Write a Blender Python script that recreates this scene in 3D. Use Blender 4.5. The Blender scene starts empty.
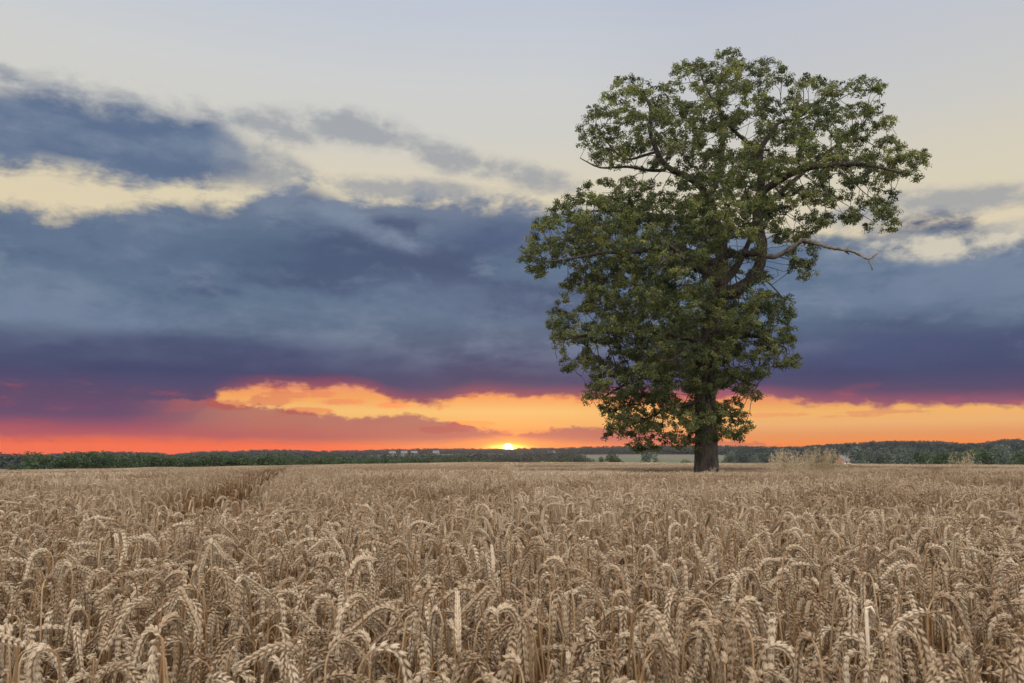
import bpy, math, random
import numpy as np
from mathutils import Vector, kdtree

random.seed(7)
RNG = np.random.default_rng(11)
SC = bpy.context.scene
COL = SC.collection
R = math.radians

# ------------------------------------------------------------------ camera geometry
W, H = 1024, 683
FPX = W * 28.0 / 36.0
CZ = 1.13
PITCH = math.atan((461 - 341.5) / FPX)
CP, SP = math.cos(PITCH), math.sin(PITCH)


def ray(px, py):
    """world direction of a point seen in the photograph"""
    cx, cy = (px - 512) / FPX, (341.5 - py) / FPX
    return np.array([cx, CP - SP * cy, SP + CP * cy])


def at(px, py, Y):
    d = ray(px, py)
    return np.array([0, 0, CZ]) + d * (Y / d[1])


def azel(px, py):
    d = ray(px, py)
    d = d / np.linalg.norm(d)
    return math.degrees(math.atan2(d[0], d[1])), math.degrees(math.asin(d[2]))


def project(p):
    x, y, z = p[..., 0], p[..., 1], p[..., 2] - CZ
    f = y * CP + z * SP
    u = -y * SP + z * CP
    return 512 + FPX * x / f, 341.5 - FPX * u / f, f


# ------------------------------------------------------------------ small helpers
def smooth(a, b, x):
    t = np.clip((np.asarray(x, float) - a) / (b - a), 0, 1)
    return t * t * (3 - 2 * t)


def lin(c):
    return tuple((v / 255 / 12.92) if v / 255 <= 0.04045 else ((v / 255 + 0.055) / 1.055) ** 2.4 for v in c) + (1,)


def mesh_from(name, verts, quads=None, tris=None, mats=(), mat_idx=None, attrs=None, shade=True):
    me = bpy.data.meshes.new(name)
    verts = np.asarray(verts, np.float32).reshape(-1, 3)
    quads = np.zeros((0, 4), np.int32) if quads is None else np.asarray(quads, np.int32).reshape(-1, 4)
    tris = np.zeros((0, 3), np.int32) if tris is None else np.asarray(tris, np.int32).reshape(-1, 3)
    nq, nt = len(quads), len(tris)
    me.vertices.add(len(verts))
    me.vertices.foreach_set('co', verts.ravel())
    loops = np.concatenate([quads.ravel(), tris.ravel()]).astype(np.int32)
    me.loops.add(len(loops))
    me.loops.foreach_set('vertex_index', loops)
    me.polygons.add(nq + nt)
    st = np.concatenate([np.arange(nq) * 4, nq * 4 + np.arange(nt) * 3]).astype(np.int32)
    me.polygons.foreach_set('loop_start', st)
    me.polygons.foreach_set('use_smooth', np.full(nq + nt, bool(shade)))
    for m in mats:
        me.materials.append(m)
    if mat_idx is not None:
        me.polygons.foreach_set('material_index', np.asarray(mat_idx, np.int32))
    for k, v in (attrs or {}).items():
        a = me.attributes.new(k, 'FLOAT', 'POINT')
        a.data.foreach_set('value', np.asarray(v, np.float32))
    me.update(calc_edges=True)
    me.validate()
    return me


class Geo:
    """collects verts / quads / tris / material indices / a per-vertex tint"""

    def __init__(s):
        s.v, s.q, s.t, s.qm, s.tm, s.a, s.n = [], [], [], [], [], [], 0

    def add(s, v, q=None, t=None, m=0, a=0.5):
        v = np.asarray(v, float).reshape(-1, 3)
        if q is not None and len(q):
            q = np.asarray(q, int).reshape(-1, 4)
            s.q.append(q + s.n)
            s.qm.append(np.full(len(q), m))
        if t is not None and len(t):
            t = np.asarray(t, int).reshape(-1, 3)
            s.t.append(t + s.n)
            s.tm.append(np.full(len(t), m))
        s.v.append(v)
        s.a.append(np.broadcast_to(np.asarray(a, float), (len(v),)))
        s.n += len(v)

    def arrays(s):
        c = lambda l, w: np.concatenate(l) if l else np.zeros((0, w), int)
        f = lambda l: np.concatenate(l) if l else np.zeros(0, int)
        return (np.concatenate(s.v), c(s.q, 4), c(s.t, 3), np.concatenate([f(s.qm), f(s.tm)]), np.concatenate(s.a))

    def mesh(s, name, mats, shade=True):
        v, q, t, m, a = s.arrays()
        return mesh_from(name, v, q, t, mats, m, {'tint': a}, shade)


def obj(name, me, parent=None, loc=(0, 0, 0), label=None, cat=None, group=None, kind=None):
    o = bpy.data.objects.new(name, me)
    COL.objects.link(o)
    o.location = loc
    if parent is not None:
        o.parent = parent
    for k, v in (('label', label), ('category', cat), ('group', group), ('kind', kind)):
        if v:
            o[k] = v
    return o


def tube(pts, rad, n=6, cap=True, phase=0.0, wob=0.0, rng=None):
    """tapered tube along pts; returns verts, quads, tris"""
    pts = np.asarray(pts, float)
    rad = np.broadcast_to(np.asarray(rad, float), (len(pts),))
    T = np.gradient(pts, axis=0)
    T /= np.linalg.norm(T, axis=1)[:, None] + 1e-12
    ref = np.array([0.31, 0.95, 0.05]) if abs(T[0][1]) < 0.9 else np.array([1.0, 0.1, 0.0])
    V = []
    ang = np.arange(n) / n * 2 * np.pi + phase
    u = ref - T[0] * ref.dot(T[0])
    u /= np.linalg.norm(u)
    for i in range(len(pts)):
        u = u - T[i] * u.dot(T[i])
        u /= np.linalg.norm(u) + 1e-12
        w = np.cross(T[i], u)
        r = rad[i] * np.ones(n)
        if wob and rng is not None:
            r = r * (1 + wob * rng.standard_normal(n))
        V.append(pts[i] + (np.cos(ang) * r)[:, None] * u + (np.sin(ang) * r)[:, None] * w)
    V = np.concatenate(V)
    Q = []
    for i in range(len(pts) - 1):
        for k in range(n):
            k2 = (k + 1) % n
            Q.append((i * n + k, i * n + k2, (i + 1) * n + k2, (i + 1) * n + k))
    Tr = []
    if cap:
        c = len(V)
        V = np.vstack([V, pts[-1][None]])
        b = (len(pts) - 1) * n
        for k in range(n):
            Tr.append((b + k, b + (k + 1) % n, c))
    return V, Q, Tr


def box(g, c, s):
    v = [(c[0] + s[0] * a / 2, c[1] + s[1] * b / 2, c[2] + s[2] * e / 2) for e in (-1, 1) for a, b in ((-1, -1), (1, -1), (1, 1), (-1, 1))]
    g.add(v, [(0, 3, 2, 1), (4, 5, 6, 7), (0, 1, 5, 4), (1, 2, 6, 5), (2, 3, 7, 6), (3, 0, 4, 7)])


# ------------------------------------------------------------------ materials
class NT:
    def __init__(s, tree):
        s.t = tree

    def new(s, typ, **kw):
        n = s.t.nodes.new(typ)
        for k, v in kw.items():
            setattr(n, k, v)
        return n

    def put(s, sock, v):
        if isinstance(v, bpy.types.NodeSocket):
            s.t.links.new(v, sock)
        elif v is not None:
            sock.default_value = v

    def m(s, op, a, b=None, c=None, clamp=False):
        n = s.new('ShaderNodeMath', operation=op, use_clamp=clamp)
        for i, v in enumerate((a, b, c)):
            s.put(n.inputs[i], v)
        return n.outputs[0]

    def mix(s, f, a, b, blend='MIX'):
        n = s.new('ShaderNodeMix', data_type='RGBA', blend_type=blend)
        s.put(n.inputs[0], f)
        s.put(n.inputs[6], a)
        s.put(n.inputs[7], b)
        return n.outputs[2]

    def sstep(s, x, a, b, lo=0.0, hi=1.0):
        n = s.new('ShaderNodeMapRange', interpolation_type='SMOOTHSTEP')
        s.put(n.inputs[0], x)
        n.inputs[1].default_value, n.inputs[2].default_value = a, b
        n.inputs[3].default_value, n.inputs[4].default_value = lo, hi
        return n.outputs[0]

    def noise(s, vec, scale, detail=4, rough=0.55, dist=0.0, dims='3D'):
        n = s.new('ShaderNodeTexNoise', noise_dimensions=dims)
        s.put(n.inputs['Vector'], vec)
        n.inputs['Scale'].default_value = scale
        n.inputs['Detail'].default_value = detail
        n.inputs['Roughness'].default_value = rough
        n.inputs['Distortion'].default_value = dist
        return n.outputs['Fac']

    def ramp(s, x, stops, interp='LINEAR'):
        n = s.new('ShaderNodeValToRGB')
        cr = n.color_ramp
        cr.interpolation = interp
        while len(cr.elements) < len(stops):
            cr.elements.new(0.5)
        for e, (p, c) in zip(cr.elements, sorted(stops, key=lambda q: q[0])):
            e.position = p
            e.color = c if len(c) == 4 else tuple(c) + (1,)
        s.put(n.inputs[0], x)
        return n.outputs[0]

    def xyz(s, x, y, z=0.0):
        n = s.new('ShaderNodeCombineXYZ')
        for i, v in enumerate((x, y, z)):
            s.put(n.inputs[i], v)
        return n.outputs[0]

    def attr(s, name):
        return s.new('ShaderNodeAttribute', attribute_name=name).outputs['Fac']


def material(name):
    m = bpy.data.materials.new(name)
    m.use_nodes = True
    nt = NT(m.node_tree)
    bsdf = m.node_tree.nodes['Principled BSDF']
    out = m.node_tree.nodes['Material Output']
    return m, nt, bsdf, out


def bump(nt, bsdf, height, strength=0.5, dist=0.02):
    b = nt.new('ShaderNodeBump')
    b.inputs['Strength'].default_value = strength
    b.inputs['Distance'].default_value = dist
    nt.put(b.inputs['Height'], height)
    nt.put(bsdf.inputs['Normal'], b.outputs[0])


def straw_material(name, c0, c1, c2, rough=0.6, transl=0.15, nscale=220.0):
    """dry plant matter: three tones mixed by the plant's own tint and by fine mottling"""
    m, nt, b, out = material(name)
    rnd = nt.new('ShaderNodeObjectInfo').outputs['Random']
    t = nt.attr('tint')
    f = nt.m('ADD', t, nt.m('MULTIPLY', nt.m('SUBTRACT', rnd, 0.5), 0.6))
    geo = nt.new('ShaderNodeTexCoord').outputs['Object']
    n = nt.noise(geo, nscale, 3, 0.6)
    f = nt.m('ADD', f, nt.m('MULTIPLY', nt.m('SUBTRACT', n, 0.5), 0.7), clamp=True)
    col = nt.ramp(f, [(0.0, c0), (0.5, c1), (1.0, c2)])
    nt.put(b.inputs['Base Color'], col)
    b.inputs['Roughness'].default_value = rough
    b.inputs['Specular IOR Level'].default_value = 0.3
    if transl:
        tr = nt.new('ShaderNodeBsdfTranslucent')
        nt.put(tr.inputs['Color'], col)
        mx = nt.new('ShaderNodeMixShader')
        mx.inputs[0].default_value = transl
        nt.put(mx.inputs[1], b.outputs[0])
        nt.put(mx.inputs[2], tr.outputs[0])
        nt.put(out.inputs['Surface'], mx.outputs[0])
    return m


M_EAR = straw_material('wheat_ear', (0.15, 0.085, 0.045), (0.36, 0.262, 0.162), (0.58, 0.475, 0.345), 0.55, 0.12, 260)
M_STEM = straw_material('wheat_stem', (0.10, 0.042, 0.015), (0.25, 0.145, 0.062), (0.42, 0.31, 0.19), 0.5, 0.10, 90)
M_BLADE = straw_material('wheat_leaf', (0.11, 0.045, 0.018), (0.25, 0.14, 0.06), (0.42, 0.30, 0.17), 0.65, 0.3, 120)
M_STRAW = straw_material('pale_straw', (0.40, 0.31, 0.19), (0.56, 0.46, 0.32), (0.68, 0.59, 0.45), 0.5, 0.05, 90)
M_OATS = straw_material('wild_oats', (0.36, 0.275, 0.15), (0.50, 0.39, 0.23), (0.64, 0.53, 0.36), 0.6, 0.3, 60)


def leaf_material(name, c0, c1, c2, transl=0.3, rough=0.5, nscale=1.2):
    m, nt, b, out = material(name)
    t = nt.attr('tint')
    pos = nt.new('ShaderNodeTexCoord').outputs['Object']
    n = nt.noise(pos, nscale, 2)
    f = nt.m('ADD', t, nt.m('MULTIPLY', nt.m('SUBTRACT', n, 0.5), 0.6), clamp=True)
    col = nt.ramp(f, [(0.0, c0), (0.5, c1), (1.0, c2)])
    nt.put(b.inputs['Base Color'], col)
    b.inputs['Roughness'].default_value = rough
    b.inputs['Specular IOR Level'].default_value = 0.35
    tr = nt.new('ShaderNodeBsdfTranslucent')
    nt.put(tr.inputs['Color'], nt.mix(1.0, col, (1.5, 1.5, 0.7, 1), 'MULTIPLY'))
    mx = nt.new('ShaderNodeMixShader')
    mx.inputs[0].default_value = transl
    nt.put(mx.inputs[1], b.outputs[0])
    nt.put(mx.inputs[2], tr.outputs[0])
    nt.put(out.inputs['Surface'], mx.outputs[0])
    return m


M_OAK = leaf_material('oak_leaf', (0.035, 0.052, 0.022), (0.102, 0.124, 0.048), (0.23, 0.24, 0.095), 0.4)
M_TREE_DARK = leaf_material('hedge_leaf', (0.022, 0.045, 0.020), (0.045, 0.075, 0.030), (0.085, 0.115, 0.045), 0.2, 0.6, 0.25)
M_TREE_PALE = leaf_material('willow_leaf', (0.055, 0.075, 0.06), (0.09, 0.115, 0.095), (0.135, 0.15, 0.125), 0.2, 0.6, 0.25)
M_WOOD = leaf_material('woodland_leaf', (0.018, 0.028, 0.026), (0.032, 0.045, 0.036), (0.055, 0.068, 0.045), 0.15, 0.7, 0.1)


def bark_material():
    m, nt, b, out = material('oak_bark')
    pos = nt.new('ShaderNodeTexCoord').outputs['Object']
    mp = nt.new('ShaderNodeMapping')
    mp.inputs['Scale'].default_value = (1, 1, 0.22)
    nt.put(mp.inputs[0], pos)
    ridg = nt.noise(mp.outputs[0], 9.0, 5, 0.65, 0.6)
    big = nt.noise(pos, 0.9, 3)
    f = nt.m('ADD', nt.m('MULTIPLY', ridg, 0.75), nt.m('MULTIPLY', big, 0.35), clamp=True)
    col = nt.ramp(f, [(0.38, (0.016, 0.011, 0.008)), (0.55, (0.052, 0.038, 0.028)), (0.72, (0.14, 0.108, 0.082))])
    nt.put(b.inputs['Base Color'], col)
    b.inputs['Roughness'].default_value = 0.9
    bump(nt, b, ridg, 1.0, 0.3)
    return m


M_BARK = bark_material()


def dead_wood():
    m, nt, b, out = material('bleached_wood')
    pos = nt.new('ShaderNodeTexCoord').outputs['Object']
    n = nt.noise(pos, 5.0, 4, 0.6)
    nt.put(b.inputs['Base Color'], nt.ramp(n, [(0.35, (0.07, 0.058, 0.048)), (0.65, (0.21, 0.18, 0.15))]))
    b.inputs['Roughness'].default_value = 0.85
    return m


M_DEAD = dead_wood()


def ground_material():
    m, nt, b, out = material('ground_cover')
    pos = nt.new('ShaderNodeNewGeometry').outputs['Position']
    sep = nt.new('ShaderNodeSeparateXYZ')
    nt.put(sep.inputs[0], pos)
    d = nt.m('SQRT', nt.m('ADD', nt.m('MULTIPLY', sep.outputs[0], sep.outputs[0]), nt.m('MULTIPLY', sep.outputs[1], sep.outputs[1])))
    fine = nt.noise(pos, 14.0, 5, 0.65)
    soil = nt.ramp(fine, [(0.25, (0.05, 0.03, 0.016)), (0.5, (0.11, 0.068, 0.034)), (0.8, (0.24, 0.17, 0.09))])
    # the farmland beyond: pasture, stubble and ripe corn in irregular parcels
    mp = nt.new('ShaderNodeMapping')
    mp.inputs['Scale'].default_value = (0.006, 0.0035, 0.0)
    nt.put(mp.inputs[0], pos)
    vor = nt.new('ShaderNodeTexVoronoi')
    nt.put(vor.inputs['Vector'], mp.outputs[0])
    vor.inputs['Scale'].default_value = 1.0
    sepc = nt.new('ShaderNodeSeparateColor')
    nt.put(sepc.inputs[0], vor.outputs['Color'])
    grass = nt.noise(pos, 0.3, 4, 0.6)
    green = nt.ramp(grass, [(0.3, (0.05, 0.07, 0.03)), (0.7, (0.09, 0.11, 0.05))])
    corn = nt.ramp(grass, [(0.3, (0.085, 0.078, 0.046)), (0.7, (0.14, 0.12, 0.075))])
    far = nt.mix(nt.sstep(sepc.outputs[0], 0.5, 0.56), green, corn)
    nt.put(b.inputs['Base Color'], nt.mix(nt.sstep(d, 150, 165), soil, far))
    b.inputs['Roughness'].default_value = 0.95
    bump(nt, b, fine, 0.6, 0.05)
    return m


M_GROUND = ground_material()


def plain(name, c, rough=0.8, var=0.25, scale=3.0):
    m, nt, b, out = material(name)
    pos = nt.new('ShaderNodeTexCoord').outputs['Object']
    n = nt.noise(pos, scale, 4, 0.6)
    lo = tuple(v * (1 - var) for v in c)
    hi = tuple(min(1, v * (1 + var)) for v in c)
    nt.put(b.inputs['Base Color'], nt.ramp(n, [(0.3, lo), (0.7, hi)]))
    b.inputs['Roughness'].default_value = rough
    return m


M_WHITE = plain('white_render', (0.75, 0.73, 0.68), 0.8, 0.1)
M_STONE = plain('grey_stone', (0.20, 0.19, 0.18), 0.85, 0.15)
M_TILE = plain('clay_tiles', (0.36, 0.10, 0.06), 0.8, 0.25)
M_SLATE = plain('slate', (0.12, 0.12, 0.13), 0.7, 0.2)
M_BRICK = plain('red_brick', (0.40, 0.14, 0.09), 0.85, 0.25)
M_GLASS = plain('dark_glass', (0.03, 0.035, 0.045), 0.15, 0.05)

# (geometry)
# ------------------------------------------------------------------ terrain
TREE_Y = 34.0
TREE_X = float(at(707, 461, TREE_Y)[0])
RIDGE = [(-900, 456), (-300, 455), (0, 457), (45, 456), (70, 453.5), (110, 453), (150, 453.5), (170, 455.5), (200, 452.5), (240, 452), (270, 451), (330, 452),
         (390, 450.5), (440, 450), (470, 450), (492, 449.6), (508, 450.3), (525, 449.4), (560, 449.5), (600, 448), (640, 447.5), (700, 447), (740, 447.5), (770, 448.5), (795, 448.5), (830, 446),
         (870, 444), (900, 443), (935, 443), (960, 445), (985, 445), (1000, 442), (1024, 441.5), (1300, 443), (1900, 450)]
RDIST = [(-900, 1900), (0, 1700), (300, 2000), (508, 2100), (600, 1500), (760, 1300), (900, 1100), (1024, 1000), (1900, 1000)]
_rx = np.array([azel(p, 461)[0] for p, _ in RIDGE])
_ry = np.array([461 - y for _, y in RIDGE]) / FPX
_dx = np.array([azel(p, 461)[0] for p, _ in RDIST])
_dy = np.array([d for _, d in RDIST])
WOOD_H = 9.0


def field_edge(az):
    return 133.0 / np.clip(np.cos(np.radians(az)), 0.5, 1)


def ground_z(x, y):
    x, y = np.asarray(x, float), np.asarray(y, float)
    D = np.hypot(x, y) + 1e-6
    az = np.degrees(np.arctan2(x, y))
    near = -0.017 * np.clip(-x - 6, 0, 90) - 0.006 * np.clip(x - 12, 0, 90)
    near = near - 0.27 * np.exp(-((x - TREE_X) ** 2 + (y - TREE_Y + 3) ** 2) / 11.0 ** 2)
    near = near + 0.03 * np.sin(x * 0.5 + y * 0.23) * smooth(3, 12, D)
    Rg = np.interp(az, _dx, _dy)
    zr = CZ + np.interp(az, _rx, _ry) * Rg * np.cos(np.radians(np.clip(az, -60, 60))) - WOOD_H - 1.0
    zr = np.where(np.abs(az) > 75, 5.0, zr)
    ed = field_edge(az)
    a = smooth(ed, ed + 130, D)
    mid = near * (1 - a) + a * (-2.4)
    b = smooth(330, 1.0, np.zeros(1)) if False else smooth(0, 1, (D - 330) / np.maximum(Rg - 330, 1))
    z = mid * (1 - b) + zr * b
    z = np.where(D > Rg, zr - (D - Rg) * 0.012, z)
    return z


def build_ground():
    nA = 420
    rad = np.concatenate([np.linspace(0.3, 20, 26), np.geomspace(21, 2480, 90)])
    az = np.linspace(-math.pi, math.pi, nA, endpoint=False)
    # finer spacing towards the side the photograph looks at
    az = np.sign(az) * np.abs(az / math.pi) ** 1.6 * math.pi
    A, D = np.meshgrid(az, rad)
    X, Y = D * np.sin(A), D * np.cos(A)
    V = np.stack([X, Y, ground_z(X, Y)], -1).reshape(-1, 3)
    Q = []
    for i in range(len(rad) - 1):
        k = np.arange(nA)
        k2 = (k + 1) % nA
        Q.append(np.stack([i * nA + k, (i + 1) * nA + k, (i + 1) * nA + k2, i * nA + k2], 1))
    c = len(V)
    V = np.vstack([V, [[0, 0, float(ground_z(0, 0.01))]]])
    k = np.arange(nA)
    T = np.stack([np.full(nA, c), k, (k + 1) % nA], 1)
    me = mesh_from('ground', V, np.concatenate(Q), T, [M_GROUND])
    obj('ground', me, kind='structure', label='gently rolling farmland under the crop reaching to low hills')


build_ground()

# ------------------------------------------------------------------ wheat
ZTOP = 0.83
EAR_L = 0.090


def floret(n=6):
    """one husk along +x, unit length and unit half-width"""
    prof = [(0.02, 0.35), (0.2, 0.85), (0.45, 1.0), (0.7, 0.72), (0.88, 0.34)]
    V, Q, T = [], [], []
    ang = np.arange(n) / n * 2 * np.pi
    for t, r in prof:
        V.append(np.stack([np.full(n, t), np.cos(ang) * r, np.sin(ang) * r * 0.8], 1))
    V = np.concatenate(V)
    for i in range(len(prof) - 1):
        for k in range(n):
            k2 = (k + 1) % n
            Q.append((i * n + k, i * n + k2, (i + 1) * n + k2, (i + 1) * n + k))
    V = np.vstack([V, [[1.12, 0, 0]]])
    b = (len(prof) - 1) * n
    for k in range(n):
        T.append((b + k, b + (k + 1) % n, len(V) - 1))
    return V, np.array(Q), np.array(T)


FLORET = floret(6)
# a small lens for plants farther off
LENS = (np.array([[0, 0, 0], [.4, 1, 0], [.4, 0, .8], [.4, -1, 0], [.4, 0, -.8], [1.1, 0, 0]], float), np.zeros((0, 4), int),
        np.array([(0, 2, 1), (0, 3, 2), (0, 4, 3), (0, 1, 4), (5, 1, 2), (5, 2, 3), (5, 3, 4), (5, 4, 1)]))


def place(unit, base, dirv, side, length, wid):
    d = dirv / np.linalg.norm(dirv)
    s = side - d * side.dot(d)
    s /= np.linalg.norm(s) + 1e-9
    n = np.cross(d, s)
    v = unit[0]
    return base + v[:, :1] * length * d + v[:, 1:2] * wid * s + v[:, 2:3] * wid * n


def wheat_variant(rng, end_deg, lean_deg, lod):
    """returns (stem Geo, ear Geo, leaf Geo) of one stalk rooted at the origin, drooping towards +x"""
    neck, ear = rng.uniform(0.012, 0.045), EAR_L * rng.uniform(0.85, 1.2)
    Ls = 0.86
    total = Ls + neck + ear
    ns, ne = {0: (16, 24), 1: (8, 12), 2: (5, 5)}[lod]
    s = np.concatenate([np.linspace(0, Ls, ns // 2, endpoint=False), np.linspace(Ls, Ls + neck, ns - ns // 2, endpoint=False), np.linspace(Ls + neck, total, ne)])
    fs = np.linspace(0, total, 240)
    th = R(lean_deg) * fs / Ls + (R(end_deg) - R(lean_deg)) * smooth(Ls + neck - 0.035, Ls + neck + ear * rng.uniform(0.35, 0.85), fs)
    wig = R(4) * np.sin(fs * 9 + rng.uniform(0, 6))
    dxf = np.sin(th) * np.cos(wig)
    dyf = np.sin(wig)
    dzf = np.cos(th) * np.cos(wig)
    ds = fs[1] - fs[0]
    P = np.stack([np.cumsum(dxf), np.cumsum(dyf), np.cumsum(dzf)], 1) * ds
    P[:, 2] += ZTOP - P[:, 2].max() - 0.008
    pos = lambda q: np.stack([np.interp(q, fs, P[:, k]) for k in range(3)], -1)
    tan = lambda q: np.stack([np.interp(q, fs, c) for c in (dxf, dyf, dzf)], -1)
    stem, earg, leaf = Geo(), Geo(), []
    sp = s[:ns + 1]
    sp = np.concatenate([s[:ns], [Ls + neck + 0.004]])
    sr = np.interp(sp, [0, Ls, Ls + neck], [0.0020, 0.0015, 0.0010])
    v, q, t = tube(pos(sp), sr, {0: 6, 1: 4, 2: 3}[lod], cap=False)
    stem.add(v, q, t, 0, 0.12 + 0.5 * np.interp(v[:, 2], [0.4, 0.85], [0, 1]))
    # ear
    roll = rng.uniform(0, math.pi)
    if lod < 2:
        nn = int(rng.integers(19, 25)) if lod == 0 else 17
        e0 = Ls + neck
        if lod == 0:
            v, q, t = tube(pos(np.linspace(e0, total, 10)), 0.0012, 5)
            earg.add(v, q, t, 0, 0.3)
        for i in range(nn):
            f = i / (nn - 1)
            p = pos(e0 + f * (ear - 0.004))
            T = tan(e0 + f * (ear - 0.004))
            T /= np.linalg.norm(T)
            B = np.array([0, 1.0, 0]) - T * T[1]
            B /= np.linalg.norm(B)
            N = np.cross(B, T)
            S = math.cos(roll) * N + math.sin(roll) * B
            Wd = np.cross(T, S)
            side = 1 if i % 2 else -1
            k = np.interp(f, [0, 0.15, 0.6, 1], [0.75, 1.0, 1.0, 0.72])
            if lod == 0:
                for j in (-1, 0, 1):
                    a = R(rng.uniform(19, 27)) if j == 0 else R(rng.uniform(12, 19))
                    bb = R(rng.uniform(14, 23)) * j
                    if i == nn - 1:
                        a *= 0.3
                    d = T * math.cos(a) + S * side * math.sin(a) + Wd * math.sin(bb)
                    L = (0.0112 if j == 0 else 0.0104) * k * rng.uniform(0.92, 1.08)
                    base = p + S * side * 0.0012 + Wd * j * 0.0010
                    v = place(FLORET, base, d, Wd, L, 0.00225 * k * rng.uniform(0.9, 1.1))
                    tt = 0.5 + 0.18 * (FLORET[0][:, 0] - 0.45) + rng.uniform(-0.10, 0.10)
                    earg.add(v, FLORET[1], FLORET[2], 0, tt)
            else:
                a = R(26)
                d = T * math.cos(a) + S * side * math.sin(a)
                v = place(LENS, p, d, Wd, 0.0142 * k, 0.0044 * k)
                earg.add(v, None, LENS[2], 0, 0.5 + 0.2 * (LENS[0][:, 0] - 0.45))
    else:
        qq = np.linspace(Ls + neck, total, 8)
        rr = 0.0064 * np.array([0.5, 1, 0.72, 1.08, 0.75, 1.05, 0.7, 0.35])
        v, q, t = tube(pos(qq), rr, 4)
        earg.add(v, q, t, 0, 0.5)
    # dry leaves
    for k in range({0: 2, 1: 1, 2: 1}[lod]):
        s0 = Ls - (rng.uniform(0.10, 0.22) if k == 0 else rng.uniform(0.25, 0.42))
        L = rng.uniform(0.10, 0.20)
        m = {0: 9, 1: 4, 2: 3}[lod]
        phi = rng.uniform(0, 2 * math.pi)
        el0 = rng.uniform(10, 60)
        tt = np.linspace(0, 1, m)
        el = np.radians(el0 - (el0 + rng.uniform(40, 88)) * smooth(0, 0.75, tt))
        step = L / (m - 1)
        rr = np.concatenate([[0], np.cumsum(np.cos(el[:-1]) * step)])
        zz = np.concatenate([[0], np.cumsum(np.sin(el[:-1]) * step)])
        ph = phi + rng.uniform(-0.8, 0.8) * tt
        b = pos(s0)
        c = b + np.stack([np.cos(ph) * rr, np.sin(ph) * rr, zz], 1)
        tw = rng.uniform(-3, 3) * tt + rng.uniform(-0.6, 0.6)
        wv = 0.0042 * np.interp(tt, [0, 0.2, 0.7, 1], [0.6, 1, 0.7, 0.06])
        sd = np.stack([-np.sin(ph) * np.cos(tw), np.cos(ph) * np.cos(tw), np.sin(tw)], 1)
        V = np.stack([c - sd * wv[:, None], c + sd * wv[:, None]], 1).reshape(-1, 3)
        Q = [(2 * i, 2 * i + 1, 2 * i + 3, 2 * i + 2) for i in range(m - 1)]
        lg = Geo()
        lg.add(V, Q, None, 0, 0.5 + rng.uniform(-0.2, 0.2))
        leaf.append(lg)
    return stem, earg, leaf


SHAPES = [(165, 3), (174, 5), (158, 6), (178, 2), (150, 4), (170, 7), (128, 5), (162, 2), (176, 6), (140, 7), (95, 5), (168, 4), (55, 4), (180, 7), (172, 3), (155, 5)]


def shape_label(end):
    if end >= 160:
        return 'ripe wheat stalk of the front rows with its ear hooked over and hanging straight down'
    if end >= 130:
        return 'ripe wheat stalk of the front rows with its ear arched over and tip drooping'
    if end >= 90:
        return 'ripe wheat stalk of the front rows with its ear bent out sideways'
    return 'ripe wheat stalk of the front rows with its ear still leaning upward'


def merge(parts):
    """stem, ear, leaf Geos -> one Geo with material indices 0,1,2"""
    g = Geo()
    for m, p in [(0, parts[0]), (1, parts[1])] + [(2, l) for l in parts[2]]:
        v, q, t, _, a = p.arrays()
        g.add(v, q, t, m, a)
    return g


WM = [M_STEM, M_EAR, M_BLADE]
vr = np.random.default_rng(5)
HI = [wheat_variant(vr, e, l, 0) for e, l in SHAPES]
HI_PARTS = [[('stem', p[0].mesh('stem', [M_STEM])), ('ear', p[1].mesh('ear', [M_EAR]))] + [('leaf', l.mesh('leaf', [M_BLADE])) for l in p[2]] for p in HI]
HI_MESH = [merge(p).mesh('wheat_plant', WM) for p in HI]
FARSH = [q for q in SHAPES if q[0] > 120]
MED = [merge(wheat_variant(vr, e, l, 1)).arrays() for e, l in FARSH]
LOW = [merge(wheat_variant(vr, e, l, 2)).arrays() for e, l in FARSH]
TILT = 7.0


def rotz(v, a):
    c, s = math.cos(a), math.sin(a)
    return np.stack([v[:, 0] * c - v[:, 1] * s, v[:, 0] * s + v[:, 1] * c, v[:, 2]], 1)


def patch(rng, variants, size, density, name):
    g = Geo()
    n = int(size * math.sqrt(density))
    cell = size / n
    ph = rng.uniform(0, 6, 4)
    for i in range(n):
        for j in range(n):
            x = (i + rng.uniform(0.05, 0.95)) * cell - size / 2
            y = (j + rng.uniform(0.05, 0.95)) * cell - size / 2
            v, q, t, m, a = variants[int(rng.integers(len(variants)))]
            sc = 1 + 0.055 * rng.standard_normal() + 0.035 * math.sin(x * 2 * math.pi / size * 2 + ph[0]) * math.sin(y * 2 * math.pi / size * 2 + ph[1])
            vv = rotz(v * np.array([1, 1, sc]), rng.uniform(0, 2 * math.pi))
            vv[:, 0] += vv[:, 2] * math.tan(R(TILT) * rng.standard_normal() * 0.6)
            vv[:, 1] += vv[:, 2] * math.tan(R(TILT) * rng.standard_normal() * 0.6)
            nq = len(q)
            g.v.append(vv + np.array([x, y, 0]))
            g.q.append(q + g.n)
            g.qm.append(m[:nq])
            g.t.append(t + g.n)
            g.tm.append(m[nq:])
            g.a.append(a + 0.13 * rng.standard_normal())
            g.n += len(v)
    return g.mesh(name, WM)


MED_PATCH = [patch(np.random.default_rng(20 + k), MED, 1.0, 520, 'wheat_patch') for k in range(4)]
LOW_PATCH = [patch(np.random.default_rng(40 + k), LOW, 4.0, 340, 'wheat_patch') for k in range(3)]
MED_MESH = [mesh_from('wheat_plant', v, q, t, WM, m, {'tint': a}) for v, q, t, m, a in MED]


STRAW = at(866, 607, 1.3)


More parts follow.
